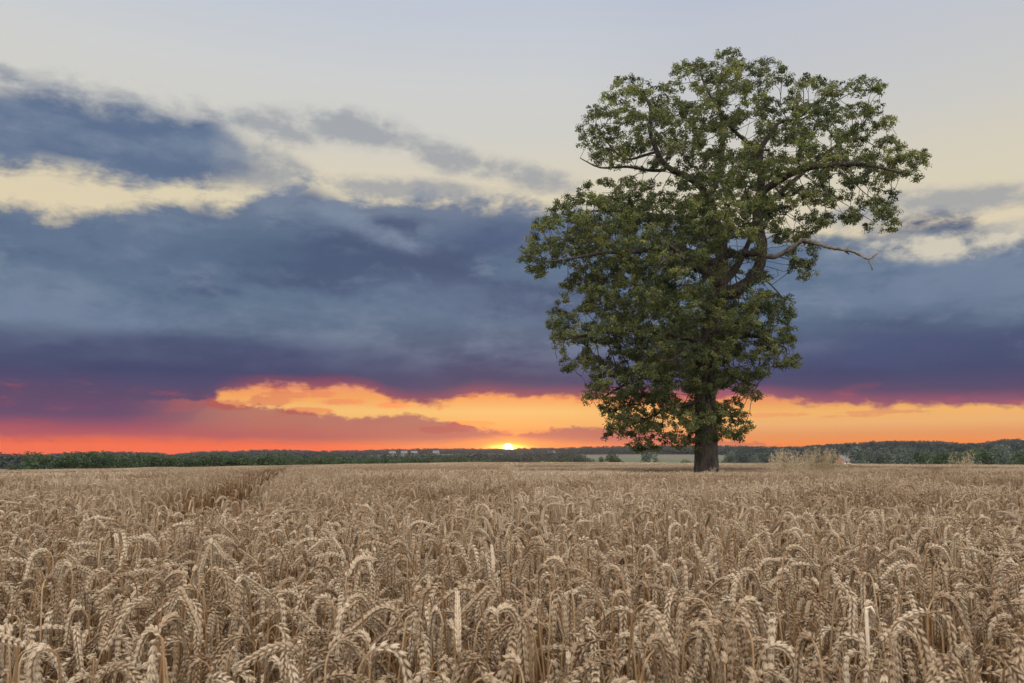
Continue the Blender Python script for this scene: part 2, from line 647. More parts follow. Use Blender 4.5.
# the line a tractor wheel left through the crop
def lane_x(y):
    a, b = at(212, 493, 7.5), at(277, 466.5, 45.0)
    return np.interp(y, [2.0, 7.5, 45.0, 80], [a[0] - (b[0] - a[0]) * 5.5 / 37.5 + 0.15, a[0], b[0], b[0] - 8.5])


def lane_dist(x, y):
    return np.abs(x - lane_x(y)) * 0.96


pts = []      # x, y, z, kind index, rx, ry, rz, scale
NH, NM, NL, NP = len(HI_MESH), len(MED_PATCH), len(LOW_PATCH), len(MED_MESH)
rng = np.random.default_rng(99)
single = []
cell = 1 / math.sqrt(640)
T0 = 5.0
ys = np.arange(-1.5, T0, cell)
for y0 in ys:
    xm = 0.70 * max(y0, 0) + 1.6
    for x0 in np.arange(-math.ceil(xm / cell) * cell, xm, cell):
        x, y = x0 + rng.uniform(0, cell), y0 + rng.uniform(0, cell)
        if lane_dist(x, y) < 0.12 * (y - 3) and y > 3.2 and rng.uniform() < 0.8:
            continue
        if -0.05 < y < 1.36 and abs(x - STRAW[0] * y / STRAW[1]) < 0.035:
            continue
        k = int(rng.integers(NH))
        hs = 0.985 + 0.07 * rng.standard_normal() + 0.03 * math.sin(x * 2.1 + 1) * math.sin(y * 1.7)
        single.append([x, y, float(ground_z(x, y)), k, R(TILT) * rng.standard_normal() * 0.6, R(TILT) * rng.standard_normal() * 0.6, rng.uniform(0, 2 * math.pi), min(hs, 1.13)])
single = np.array(single)
tops = single[:, :3] + np.array([0, 0, ZTOP]) * single[:, 7:8]
ppx, ppy, depth = project(tops)
ok = (depth > 0.3) & (ppx > 4) & (ppx < W - 4) & (ppy < H - 6)
order = [i for i in np.argsort(depth) if ok[i]][:300]
front = set(order)
for i in range(len(single)):
    if i not in front:
        pts.append(list(single[i]))

# 5 m to 18 m: square metre patches; single plants along the wheel track
T1 = 18
for iy in range(int(T0), T1):
    xm = math.ceil(0.70 * (iy + 1) + 3)
    for ix in range(-xm, xm):
        x, y = ix + 0.5, iy + 0.5
        if lane_dist(x, y) < 1.7:
            for _ in range(520):
                a, b = x + rng.uniform(-.5, .5), y + rng.uniform(-.5, .5)
                if lane_dist(a, b) < 0.55 and rng.uniform() < 0.96:
                    continue
                pts.append([a, b, float(ground_z(a, b)), NH + NM + NL + int(rng.integers(NP)), R(5) * rng.standard_normal(), R(5) * rng.standard_normal(), rng.uniform(0, 6.28), 1 + 0.05 * rng.standard_normal()])
            continue
        hs = 1 + 0.03 * math.sin(x * 0.5 + 1) * math.sin(y * 0.43) + 0.012 * rng.standard_normal()
        pts.append([x, y, float(ground_z(x, y)), NH + int(rng.integers(NM)), 0, 0, int(rng.integers(4)) * math.pi / 2, hs])
# 18 m to the far edge
y0 = T1
while y0 < 136:
    xm = math.ceil((0.70 * (y0 + 4) + 6) / 4) * 4
    for x0 in np.arange(-xm, xm, 4.0):
        x, y = x0 + 2, y0 + 2
        dd = lane_dist(x, y)
        if abs(x - TREE_X) < 2.5 and abs(y - TREE_Y) < 2.5 or dd < 3.2 and y < 90:
            for i in range(4):
                for j in range(4):
                    a, b = x0 + i + 0.5, y0 + j + 0.5
                    if math.hypot(a - TREE_X, b - TREE_Y) < 0.95 or lane_dist(a, b) < 0.98 and b < 66:
                        continue
                    pts.append([a, b, float(ground_z(a, b)), NH + int(rng.integers(NM)), 0, 0, int(rng.integers(4)) * math.pi / 2, 1 + 0.02 * rng.standard_normal()])
            continue
        hs = 1 + 0.03 * math.sin(x * 0.21) * math.sin(y * 0.17 + 2) + 0.012 * rng.standard_normal()
        pts.append([x, y, float(ground_z(x, y)), NH + NM + int(rng.integers(NL)), 0, 0, int(rng.integers(4)) * math.pi / 2, hs])
    y0 += 4

pts = np.array(pts)


def scatter(name, P, meshes, **props):
    """one object whose geometry nodes set the meshes out on its points"""
    me = bpy.data.meshes.new(name)
    me.vertices.add(len(P))
    me.vertices.foreach_set('co', P[:, :3].astype(np.float32).ravel())
    a = me.attributes.new('pick', 'INT', 'POINT')
    a.data.foreach_set('value', P[:, 3].astype(np.int32))
    a = me.attributes.new('turn', 'FLOAT_VECTOR', 'POINT')
    a.data.foreach_set('vector', P[:, 4:7].astype(np.float32).ravel())
    a = me.attributes.new('size', 'FLOAT_VECTOR', 'POINT')
    sz = P[:, 7:10] if P.shape[1] >= 10 else np.stack([np.ones(len(P)), np.ones(len(P)), P[:, 7]], 1)
    a.data.foreach_set('vector', sz.astype(np.float32).ravel())
    o = obj(name, me, **props)
    ng = bpy.data.node_groups.new(name, 'GeometryNodeTree')
    ng.interface.new_socket('Geometry', in_out='INPUT', socket_type='NodeSocketGeometry')
    ng.interface.new_socket('Geometry', in_out='OUTPUT', socket_type='NodeSocketGeometry')
    N, Lk = ng.nodes, ng.links
    gi, go, jn = N.new('NodeGroupInput'), N.new('NodeGroupOutput'), N.new('GeometryNodeJoinGeometry')

    def named(nm, ty):
        n = N.new('GeometryNodeInputNamedAttribute')
        n.data_type = ty
        n.inputs['Name'].default_value = nm
        return n.outputs['Attribute']

    pick, turn, size = named('pick', 'INT'), named('turn', 'FLOAT_VECTOR'), named('size', 'FLOAT_VECTOR')
    er = N.new('FunctionNodeEulerToRotation')
    Lk.new(turn, er.inputs[0])
    for k, m in enumerate(meshes):
        src = bpy.data.objects.new(name, m)
        oi = N.new('GeometryNodeObjectInfo')
        oi.inputs['Object'].default_value = src
        eq = N.new('FunctionNodeCompare')
        eq.data_type, eq.operation = 'INT', 'EQUAL'
        Lk.new(pick, [i for i in eq.inputs if i.name == 'A' and i.type == 'INT'][0])
        [i for i in eq.inputs if i.name == 'B' and i.type == 'INT'][0].default_value = k
        ip = N.new('GeometryNodeInstanceOnPoints')
        Lk.new(gi.outputs[0], ip.inputs['Points'])
        Lk.new(eq.outputs[0], ip.inputs['Selection'])
        Lk.new(oi.outputs['Geometry'], ip.inputs['Instance'])
        Lk.new(er.outputs[0], ip.inputs['Rotation'])
        Lk.new(size, ip.inputs['Scale'])
        Lk.new(ip.outputs[0], jn.inputs[0])
    Lk.new(jn.outputs[0], go.inputs[0])
    md = o.modifiers.new('scatter', 'NODES')
    md.node_group = ng
    return o


scatter('wheat_crop', pts, HI_MESH + MED_PATCH + LOW_PATCH + MED_MESH, kind='stuff',
        label='dense ripe wheat crop filling the field behind its front rows')

for i in order:
    x, y, z, k, rx, ry, rz, sc = single[i]
    k = int(k)
    e = obj('wheat_stalk', None, loc=(x, y, z), label=shape_label(SHAPES[k][0]), cat='wheat', group='wheat stalks of the front rows')
    e.empty_display_size = 0.05
    e.rotation_euler = (rx, ry, rz)
    e.scale = (random.uniform(0.85, 1.1),) * 2 + (sc,)
    for nm, me in HI_PARTS[k]:
        obj(nm, me, parent=e)


def broken_straw():
    p0 = STRAW.copy()
    b = np.array([p0[0] - 0.004, p0[1] + 0.03, 0.0])
    g = Geo()
    P = np.array([b, b * .5 + p0 * .5 + [0.002, 0, 0], p0 - [0, 0, 0.01], p0 + [0.002, 0, 0]])
    v, q, t = tube(P, [0.0035, 0.0032, 0.003, 0.0028], 8)
    g.add(v, q, t, 0, 0.95)
    v, q, t = tube(np.array([p0 + [0, 0, -0.003], p0 + [0.006, -0.004, 0.001], p0 + [0.012, -0.006, -0.012]]), [0.0028, 0.0026, 0.0016], 6)
    g.add(v, q, t, 0, 0.9)
    off = b
    me = Geo()
    V, Q, T, Mi, A = g.arrays()
    me.add(V - off, Q, T, 0, A)
    obj('broken_straw', me.mesh('broken_straw', [M_STRAW]), loc=tuple(off), label='thick pale upright straw without an ear standing among the front stalks', cat='straw')


broken_straw()


# ------------------------------------------------------------------ tall grasses above the crop
def oat_clump(px0, px1, top, Y, n, seed, label, cat='grass clump', group=None):
    r = np.random.default_rng(seed)
    c = at((px0 + px1) / 2, 461, Y)
    gz = float(ground_z(c[0], c[1]))
    half = (px1 - px0) / 2 / FPX * Y
    stalk, seedh = Geo(), Geo()
    for i in range(n):
        x, y = r.uniform(-half, half), r.uniform(-half, half) * 0.8
        tp = CZ + (461 - top) / FPX * Y - gz
        env = 1 - 0.12 * abs(x / half) ** 2
        h = max(0.9, tp * env * r.uniform(0.78, 1.04))
        le = np.array([r.normal(0.10, 0.10), r.normal(0, 0.08)])
        tt = np.linspace(0, 1, 7)
        P = np.stack([x + le[0] * tt ** 2.5 * 1.3, y + le[1] * tt ** 2.5 * 1.3, h * (tt - 0.06 * tt ** 4)], 1)
        v, q, t = tube(P, np.interp(tt, [0, 1], [0.004, 0.002]), 3)
        tint = r.uniform(0.2, 0.8)
        stalk.add(v, q, t, 0, tint)
        for k in range(int(r.integers(18, 30))):
            f = r.uniform(0.68, 1.0)
            b = np.array([np.interp(f, tt, P[:, c_]) for c_ in range(3)])
            a, L = r.uniform(0, 6.28), r.uniform(0.02, 0.08) * (1.35 - f)* 2
            e = b + np.array([math.cos(a) * L, math.sin(a) * L, r.uniform(-0.02, 0.03)])
            d = np.array([math.cos(a) * .4, math.sin(a) * .4, -0.8])
            v = place(LENS, e, d, np.array([-math.sin(a), math.cos(a), 0.01]), 0.036, 0.010)
            seedh.add(v, None, LENS[2], 0, tint + r.uniform(-.1, .2))
    e = obj('wild_oat_clump', None, loc=(c[0], c[1], gz), label=label, cat=cat, group=group)
    obj('stalks', stalk.mesh('stalks', [M_OATS]), parent=e)['kind'] = 'stuff'
    obj('seed_heads', seedh.mesh('seed_heads', [M_OATS]), parent=e)['kind'] = 'stuff'


oat_clump(767, 800, 446, 29.0, 80, 3, 'pale wild oat clump just right of the oak, lower of the big two')
oat_clump(796, 832, 443.5, 30.0, 105, 4, 'tallest and broadest pale clump of wild oats rising above the wheat')
oat_clump(834, 843, 447.5, 31.0, 16, 5, 'small narrow wild oat clump in front of the red brick house')
oat_clump(950, 976, 449, 31.0, 24, 6, 'thin straggly wild oats above the wheat before the dark right-hand trees')
oat_clump(500, 520, 458, 24.0, 22, 8, 'a few sparse grass stems in the wheat below the setting sun')

oat_clump(695, 720, 465.5, 33.0, 26, 9, 'pale dry grass tuft at the foot of the oak trunk')

# ------------------------------------------------------------------ the oak
LIMBS = {
    # px, py, depth offset (m), radius (m)
    'trunk': [(707, 476, 0, .50), (707, 466, 0, .48), (706.5, 452, 0, .46), (706, 430, 0, .44), (705, 400, 0, .43), (706, 365, 0, .43), (710, 335, 0, .42), (715, 312, 0, .41), (718, 296, 0, .38)],
    'stem': [(718, 296, 0, .33), (720, 278, 0.1, .31), (722, 262, 0.2, .29), (722, 245, 0.4, .25), (716, 222, 0.5, .22), (709, 197, 0.4, .19), (706, 192, .4, .18), (700, 185, 0.2, .15), (684, 175, 0, .14), (666, 168, -.2, .13), (660, 159, -.3, .12), (653, 142, -.4, .10), (648, 128, -.3, .08), (652, 110, -.2, .06), (645, 95, 0, .04)],
    'right': [(718, 298, 0, .30), (728, 294, -.3, .28), (742, 287, -.6, .26), (754, 279, -.8, .25), (761, 264, -.9, .24), (763, 249, -.9, .22), (760, 233, -.7, .24), (757, 222, -.5, .22), (757, 205, -.4, .20), (762, 188, -.4, .18), (760, 165, -.2, .15), (759, 149, 0, .12), (773, 132, .2, .10), (777, 121, .4, .08), (800, 120, .6, .05)],
    'bough': [(762, 192, -.4, .17), (768, 187, -.5, .17), (783, 178, -1.0, .155), (801, 168, -1.5, .14), (831, 165, -2.0, .12), (858, 163, -2.4, .09), (882, 168, -2.7, .06), (902, 173, -2.9, .035)],
    'bough2': [(757, 212, -.5, .14), (770, 200, .3, .12), (782, 191, .9, .11), (804, 172, 1.6, .09), (830, 150, 2.4, .07), (858, 130, 3.0, .05), (872, 112, 3.2, .03)],
    'bridge': [(722, 256, .2, .16), (732, 254, .0, .15), (745, 253, -.4, .14), (763, 255, -.9, .13)],
    'topmid': [(709, 197, .4, .14), (716, 184, .9, .13), (719, 168, 1.2, .12), (724, 148, 1.4, .10), (722, 120, 1.2, .08), (716, 92, .9, .05), (722, 70, .6, .03)],
    'topleft': [(759, 150, 0, .10), (742, 139, -.6, .085), (728, 124, -1.0, .07), (720, 111, -1.3, .06), (706, 90, -1.6, .04), (700, 72, -1.7, .03)],
    'leftarm': [(665, 170, -.2, .08), (651, 171, -.6, .075), (644, 170, -.8, .07), (630, 166, -1.1, .06), (613, 167, -1.4, .05), (598, 170, -1.6, .04), (592, 164, -1.7, .03), (580, 158, -1.8, .02)],
    'leftarm2': [(656, 152, -.3, .07), (637, 157, .3, .06), (628, 163, .6, .05), (612, 150, .9, .04), (600, 130, 1.2, .03)],
    'midleft': [(721, 266, .2, .20), (705, 260, -.6, .18), (685, 250, -1.4, .16), (662, 246, -2.0, .14), (635, 252, -2.4, .11), (605, 252, -2.6, .08), (575, 258, -2.6, .05), (545, 262, -2.5, .03)],
    'midleft2': [(719, 240, .4, .15), (700, 226, 1.2, .14), (675, 217, 2.0, .12), (645, 215, 2.6, .09), (610, 210, 2.8, .06), (580, 212, 2.8, .035)],
    'front': [(720, 285, 0, .2), (706, 272, -1.4, .18), (690, 262, -2.8, .14), (675, 250, -4.0, .10), (664, 242, -4.8, .06)],
    'rear': [(720, 285, 0, .2), (735, 270, 1.6, .17), (745, 252, 3.0, .13), (752, 232, 4.2, .09), (765, 215, 5.0, .05)],
    'lowleft': [(709, 345, 0, .17), (690, 338, -.7, .15), (660, 331, -1.4, .12), (630, 329, -1.8, .10), (605, 333, -2.0, .07), (580, 336, -2.0, .045), (562, 340, -2.0, .025)],
    'lowleft2': [(706, 368, 0, .13), (685, 366, .8, .12), (655, 372, 1.5, .09), (625, 384, 1.9, .06), (602, 398, 2.0, .035)],
    'lowfront': [(707, 350, 0, .14), (704, 345, -1.4, .12), (690, 348, -2.8, .09), (672, 360, -3.9, .05)],
    'lowright': [(712, 345, 0, .13), (726, 338, -.6, .12), (745, 334, -1.2, .09), (768, 338, -1.6, .06), (786, 348, -1.8, .03)],
    'lowright2': [(708, 372, 0, .09), (722, 372, .8, .08), (740, 378, 1.4, .05), (756, 386, 1.7, .03)],
    'hang': [(757, 273, -.8, .05), (766, 279, -1.1, .04), (776, 290, -1.3, .03), (785, 300, -1.4, .02)],
    'shootright': [(709, 402, -.2, .05), (721, 406, -.4, .04), (735, 414, -.5, .03), (747, 428, -.5, .015)],
    'shootleft': [(703, 400, -.1, .08), (685, 404, -.9, .07), (660, 412, -1.4, .05), (635, 424, -1.7, .03)],
}
DEAD = [
    [(763, 256, -.9, .13), (776, 257, -1.2, .12), (792, 248, -1.6, .115), (804, 239.5, -1.9, .11), (817, 244, -2.2, .10), (833, 248, -2.5, .085), (846, 250, -2.7, .075), (854, 251, -2.9, .07), (863, 257, -3.0, .06), (869, 260, -3.1, .05), (873, 256.5, -3.1, .04), (877, 253.5, -3.1, .05)],
    [(869, 260, -3.1, .045), (871, 265, -3.1, .035), (872.5, 270, -3.1, .02)],
    [(844, 250, -2.7, .05), (847, 252.5, -2.65, .045), (849, 254, -2.6, .03)],
    [(846, 250, -2.7, .02), (849, 246, -2.8, .012), (850.5, 244, -2.8, .008)],
]


def trace(l, gap=0.3):
    P = np.array([at(a, b, TREE_Y + d) for a, b, d, _ in l])
    rr = np.array([r for *_, r in l])
    # resample smoothly
    seg = np.concatenate([[0], np.cumsum(np.linalg.norm(np.diff(P, axis=0), axis=1))])
    n = max(4, int(seg[-1] / gap))
    q = np.linspace(0, seg[-1], n)
    Q = np.stack([np.interp(q, seg, P[:, k]) for k in range(3)], 1)
    for _ in range(2):
        Q[1:-1] = 0.25 * Q[:-2] + 0.5 * Q[1:-1] + 0.25 * Q[2:]
    return Q, np.interp(q, seg, rr)


OUT = [(672, 62), (688, 54), (705, 58), (718, 50), (737, 48), (745, 60), (760, 56), (785, 58), (787, 75), (800, 70), (815, 75), (822, 70), (835, 80), (850, 82), (858, 75), (880, 78), (888, 88), (880, 100), (889, 103), (880, 113), (895, 118), (900, 130), (908, 145), (925, 147), (936, 160), (930, 175), (918, 183), (905, 177), (899, 190), (905, 216), (893, 234), (870, 231), (850, 228), (835, 224), (822, 235), (818, 250), (820, 265), (815, 280), (805, 286), (795, 280), (790, 292), (797, 305), (798, 330), (800, 350), (803, 365), (790, 373), (770, 366), (768, 395), (757, 400), (742, 408), (755, 420), (757, 432), (750, 440), (735, 443), (712, 440), (700, 452), (672, 448), (650, 452), (635, 456), (612, 442), (595, 436), (605, 418), (594, 410), (582, 400), (585, 385), (590, 372), (575, 366), (565, 382), (560, 365), (552, 345), (547, 330), (548, 312), (560, 300), (555, 290), (560, 280), (570, 264), (557, 275), (530, 280), (520, 270), (517, 255), (525, 240), (535, 215), (550, 207), (570, 190), (590, 180), (615, 175), (640, 178), (656, 174), (610, 172), (585, 166), (567, 175), (575, 160), (585, 150), (570, 150), (578, 140), (576, 125), (583, 115), (590, 100), (605, 93), (612, 78), (632, 72), (655, 75), (660, 82), (672, 80)]
# gaps where the sky shows through: px, py, half-width, half-height
HOLES = [(740, 244, 11.7, 6.3), (744, 264, 11.7, 4.5), (768, 238, 5.4, 8.1), (748, 130, 8.1, 11.7), (735, 145, 7.2, 5.4), (640, 160, 8.8, 4.9), (655, 172, 9.6, 3.5), (620, 172, 17.6, 2.8), (792, 150, 7.0, 5.6), (800, 180, 7.0, 4.2), (690, 248, 5.4, 4.5), (682, 303, 4.5, 4.5), (775, 262, 12.6, 12.6), (780, 285, 10.8, 9.0), (835, 185, 8.4, 3.5), (862, 190, 8.4, 5.6), (846, 205, 9.8, 3.5), (575, 300, 6.3, 9.0), (588, 318, 7.2, 4.5), (600, 352, 8.1, 4.5), (575, 350, 7.2, 6.3), (560, 275, 8.1, 6.3), (735, 100, 7.2, 4.5), (812, 98, 6.3, 3.5), (850, 98, 5.6, 2.8), (712, 140, 5.4, 5.4), (776, 95, 6.3, 4.5), (645, 110, 4.8, 3.5), (605, 120, 4.8, 3.5), (690, 95, 4.5, 5.4), (805, 208, 8.4, 3.5), (790, 225, 5.6, 4.2), (870, 145, 5.6, 2.8), (735, 280, 7.2, 5.4), (720, 395, 4.5, 7.2), (727, 395, 7.2, 5.4)]


def inside(poly, x, y):
    c = False
    n = len(poly)
    for i in range(n):
        x1, y1 = poly[i]
        x2, y2 = poly[(i + 1) % n]
        if (y1 > y) != (y2 > y) and x < (x2 - x1) * (y - y1) / (y2 - y1) + x1:
            c = not c
    return c


_PA = np.array(OUT, float)
_PB = np.roll(_PA, -1, axis=0)


def edge_dist(x, y):
    p = np.array([x, y])
    ab = _PB - _PA
    t = np.clip(((p - _PA) * ab).sum(1) / (ab * ab).sum(1), 0, 1)
    return float(np.min(np.linalg.norm(p - (_PA + ab * t[:, None]), axis=1)))


def build_oak():
    r = np.random.default_rng(21)
    m_px = TREE_Y / FPX
    base = np.array([TREE_X, TREE_Y, float(ground_z(TREE_X, TREE_Y))])
    # foliage clumps in the crown's volume
    blobs = []
    tries = 0
    while tries < 30000:
        tries += 1
        px, py = r.uniform(515, 938), r.uniform(46, 458)
        if not inside(OUT, px, py):
            continue
        e = edge_dist(px, py) * m_px
        if e < 0.15:
            continue
        if any(((px - hx) / (hw + 2)) ** 2 + ((py - hy) / (hh + 2)) ** 2 < 1 for hx, hy, hw, hh in HOLES):
            continue
        airy = py < 200 or (px > 770 and py < 290) or py > 400
        T = min(5.4, 0.35 + 2.2 * math.sqrt(e) * (0.85 if airy else 1.0))
        if py > 395:
            T = min(T, 2.5)
        d = T * np.sign(r.uniform(-1, 1)) * r.uniform(0, 1) ** 0.55
        p = at(px, py, TREE_Y + d)
        dm = (0.82 if py > 395 else 0.92) if airy else 0.86
        if blobs and np.min(np.linalg.norm(np.array([b[0] for b in blobs]) - p, axis=1)) < dm:
            continue
        rad = min(r.uniform(0.42, 0.74), e * 0.9 + 0.2)
        blobs.append((p, rad, r.uniform(0, 1), airy))
    sites, stint, sblob = [], [], []
    for p, rad, tn, airy in blobs:
        n = int((11 if airy and py < 300 else 13) * (rad / 0.65) ** 2 + 3)
        sblob.extend([p] * n)
        for _ in range(n):
            u = r.standard_normal(3)
            u /= np.linalg.norm(u)
            q = p + u * rad * r.uniform(0.25, 1) ** 0.6 * np.array([1, 1, 0.62])
            sites.append(q)
            stint.append(tn)
    # shoots along the trunk
    for _ in range(300):
        py = r.uniform(330, 455)
        px = 706 + r.uniform(-16, 14)
        a = r.uniform(0, 6.28)
        if py > 432 and r.uniform() < 0.4:
            continue
        c = at(706, py, TREE_Y)
        q = c + np.array([math.cos(a), math.sin(a), 0]) * (0.5 + r.uniform(0.02, 0.25))
        sites.append(q)
        stint.append(r.uniform(0.1, 0.6))
        sblob.append(c)
    sites = np.array(sites)
    sblob = np.array(sblob)
    stint = np.array(stint)
    # keep the gaps open, the outline crisp, and the great fork in view
    spx, spy, _ = project(sites)
    keep = np.ones(len(sites), bool)
    for i in range(len(sites)):
        a, b = spx[i], spy[i]
        if not inside(OUT, a, b):
            keep[i] = False
        elif any(((a - hx) / (hw + 1)) ** 2 + ((b - hy) / (hh + 1)) ** 2 < 1 for hx, hy, hw, hh in HOLES):
            keep[i] = False
        elif sites[i][1] < TREE_Y - 0.1 and ((a - 738) / 34) ** 2 + ((b - 272) / 34) ** 2 < 1:
            keep[i] = r.uniform() < 0.3
        elif sites[i][1] < TREE_Y - 0.2 and abs(a - 708) < 9 and 300 < b < 450:
            keep[i] = r.uniform() < 0.6
    sites, stint, sblob = sites[keep], stint[keep], sblob[keep]
    # skeleton: traced limbs, then twigs grown out to the foliage
    nodes, parent, owner, rmin = [], [], [], []
    limb_ids = list(LIMBS)
    for li, k in enumerate(limb_ids):
        P, rr = trace(LIMBS[k])
        for i in range(len(P)):
            nodes.append(P[i])
            parent.append(len(nodes) - 2 if i else -1)
            owner.append(li)
            rmin.append(rr[i])
    ntrace = len(nodes)
    active = np.ones(len(sites), bool)
    spx, spy = spx[keep], spy[keep]
    lowlobe = (spx < 668) & (spy > 176)
    STEP, KILL = 0.32, 0.42
    thick_ok = [rm < 0.3 for rm in rmin]
    for it in range(60):
        kd = kdtree.KDTree(len(nodes))
        for i, p in enumerate(nodes):
            kd.insert(p, i)
        kd.balance()
        kd2 = kdtree.KDTree(len(nodes))
        for i, p in enumerate(nodes):
            if limb_ids[owner[i]] not in ('leftarm', 'leftarm2'):
                kd2.insert(p, i)
        kd2.balance()
        pull = {}
        idx = np.nonzero(active)[0]
        if not len(idx):
            break
        for s in idx:
            _, ni, dist = (kd2 if lowlobe[s] else kd).find(sites[s])
            if dist < KILL:
                active[s] = False
                continue
            if dist < 7:
                d = (sites[s] - nodes[ni]) / dist
                if ni in pull:
                    pull[ni] += d
                else:
                    pull[ni] = d.copy()
        if not pull:
            break
        for ni, d in pull.items():
            L = np.linalg.norm(d)
            if L < 1e-3:
                continue
            d = d / L + r.standard_normal(3) * 0.16
            if parent[ni] >= 0 and ni >= ntrace:
                pd = nodes[ni] - nodes[parent[ni]]
                d = d + 0.45 * pd / (np.linalg.norm(pd) + 1e-9)
            d /= np.linalg.norm(d)
            nodes.append(nodes[ni] + d * STEP)
            parent.append(ni)
            owner.append(owner[ni])
            rmin.append(0.0)
    N = len(nodes)
    nodes = np.array(nodes)
    rad = np.zeros(N)
    acc = np.zeros(N)
    for i in range(N - 1, -1, -1):
        rr = max(0.011, acc[i] ** (1 / 2.2)) if acc[i] > 0 else 0.011
        rad[i] = max(rr, 0) if i >= ntrace else rmin[i]
        if i >= ntrace:
            rad[i] = min(rad[i], 0.085)
            acc[parent[i]] += rad[i] ** 2.2
    geos = {k: Geo() for k in range(len(limb_ids))}
    # traced limbs
    off = 0
    for li, k in enumerate(limb_ids):
        P, rr = trace(LIMBS[k])
        rr = rr.copy()
        if k == 'trunk':
            v, q, t = tube(P, rr, 28, cap=False)
            # buttresses and fluting
            ang = np.arctan2(v[:, 1] - TREE_Y, v[:, 0] - TREE_X)
            hz = v[:, 2]
            fl = 1 + 0.05 * np.sin(ang * 5 + hz * 0.3) + 0.035 * np.sin(ang * 9 + 1 + hz * 0.8) + 0.20 * np.exp(-np.clip(hz, 0, 9) / 0.5) * (0.6 + 0.5 * np.sin(ang * 5 + 0.6))
            cx = np.repeat(P[:, 0], 28)
            cy = np.repeat(P[:, 1], 28)
            v[:, 0] = cx + (v[:, 0] - cx) * fl
            v[:, 1] = cy + (v[:, 1] - cy) * fl
        else:
            v, q, t = tube(P, rr, 10 if rr.max() > 0.1 else 7, wob=0.05, rng=r)
        geos[li].add(v, q, t)
        off += len(P)
    # twigs: follow chains
    kids = [[] for _ in range(N)]
    for i in range(ntrace, N):
        kids[parent[i]].append(i)
    done = np.zeros(N, bool)
    for i in range(ntrace, N):
        if done[i]:
            continue
        pn = parent[i]
        chain, cr = [nodes[pn]], [min(rad[i] * 1.1, max(rad[pn], 0.011))]
        j = i
        while True:
            done[j] = True
            chain.append(nodes[j])
            cr.append(rad[j])
            nx = [c for c in kids[j] if not done[c]]
            if not nx:
                break
            j = max(nx, key=lambda c: rad[c])
        v, q, t = tube(np.array(chain), np.array(cr), 5 if max(cr) > 0.03 else 3)
        geos[owner[i]].add(v, q, t)
    root = obj('oak_tree', None, loc=tuple(base), label='tall old oak in full leaf standing alone in the wheat', cat='tree')
    root.empty_display_size = 1

    def part(name, g, mats, label=None, shade=True):
        V, Q, T, Mi, A = g.arrays()
        o = obj(name, mesh_from(name, V - base, Q, T, mats, Mi, {'tint': A}, shade), parent=root, label=label)
        return o

    for li, k in enumerate(limb_ids):
        part('trunk' if k == 'trunk' else 'limb', geos[li], [M_BARK])
    g = Geo()
    for l in DEAD:
        P, rr = trace(l, 0.1)
        v, q, t = tube(P, rr * 0.88, 8, wob=0.13, rng=r)
        g.add(v, q, t)
    part('dead_branch', g, [M_DEAD], 'bare bleached branch reaching out to the right, forked at its tip')
    # leaves
    nl = 36
    n = len(sites) * nl
    c = np.repeat(sites, nl, axis=0)
    u = r.standard_normal((n, 3)) + np.array([0, 0, 0.35])
    u /= np.linalg.norm(u, axis=1)[:, None]
    outw = sites - sblob
    outw = np.repeat(outw / (np.linalg.norm(outw, axis=1)[:, None] + 1e-6), nl, axis=0)
    n0 = u * 0.8 + outw * 0.35 + np.array([0, 0, 0.45]) + r.standard_normal((n, 3)) * 0.35
    n0 /= np.linalg.norm(n0, axis=1)[:, None]
    size = np.repeat(r.uniform(0.75, 1.25, len(sites)), nl)[:, None]
    dirs = np.cross(n0, r.standard_normal((n, 3)))
    dirs /= np.linalg.norm(dirs, axis=1)[:, None]
    dirs /= np.linalg.norm(dirs, axis=1)[:, None]
    bpos = c + u * np.array([1, 1, 0.75]) * size * r.uniform(0.04, 0.185, (n, 1))
    side = np.cross(n0, dirs)
    side /= np.linalg.norm(side, axis=1)[:, None]
    nor = np.cross(dirs, side)
    flip = np.sign((nor * n0).sum(1))[:, None]
    nor = nor * flip
    L = r.uniform(0.06, 0.105, (n, 1))
    Wd = L * r.uniform(0.26, 0.34, (n, 1))
    fold = r.uniform(0.1, 0.5, (n, 1))
    b0 = bpos
    tip = bpos + dirs * L - nor * L * 0.18
    l1 = bpos + dirs * L * 0.35 + side * Wd * 0.8 + nor * Wd * fold
    l2 = bpos + dirs * L * 0.72 + side * Wd + nor * Wd * fold * 0.8
    r1 = bpos + dirs * L * 0.35 - side * Wd * 0.8 + nor * Wd * fold
    r2 = bpos + dirs * L * 0.72 - side * Wd + nor * Wd * fold * 0.8
    V = np.stack([b0, r1, r2, tip, l2, l1], 1).reshape(-1, 3)
    k = np.arange(n)[:, None] * 6
    Q = np.concatenate([k + np.array([[0, 1, 2, 3]]), k + np.array([[0, 3, 4, 5]])])
    tint = np.clip(np.repeat(stint * 0.6 + 0.17 + r.normal(0, 0.2, len(sites)), nl) + r.normal(0, 0.10, n), 0, 1)
    me = mesh_from('crown', V - base, Q, None, [M_OAK], None, {'tint': np.repeat(tint, 6)}, False)
    obj('crown', me, parent=root)
    print('oak: blobs', len(blobs), 'sites', len(sites), 'nodes', N, 'leaves', n)


build_oak()


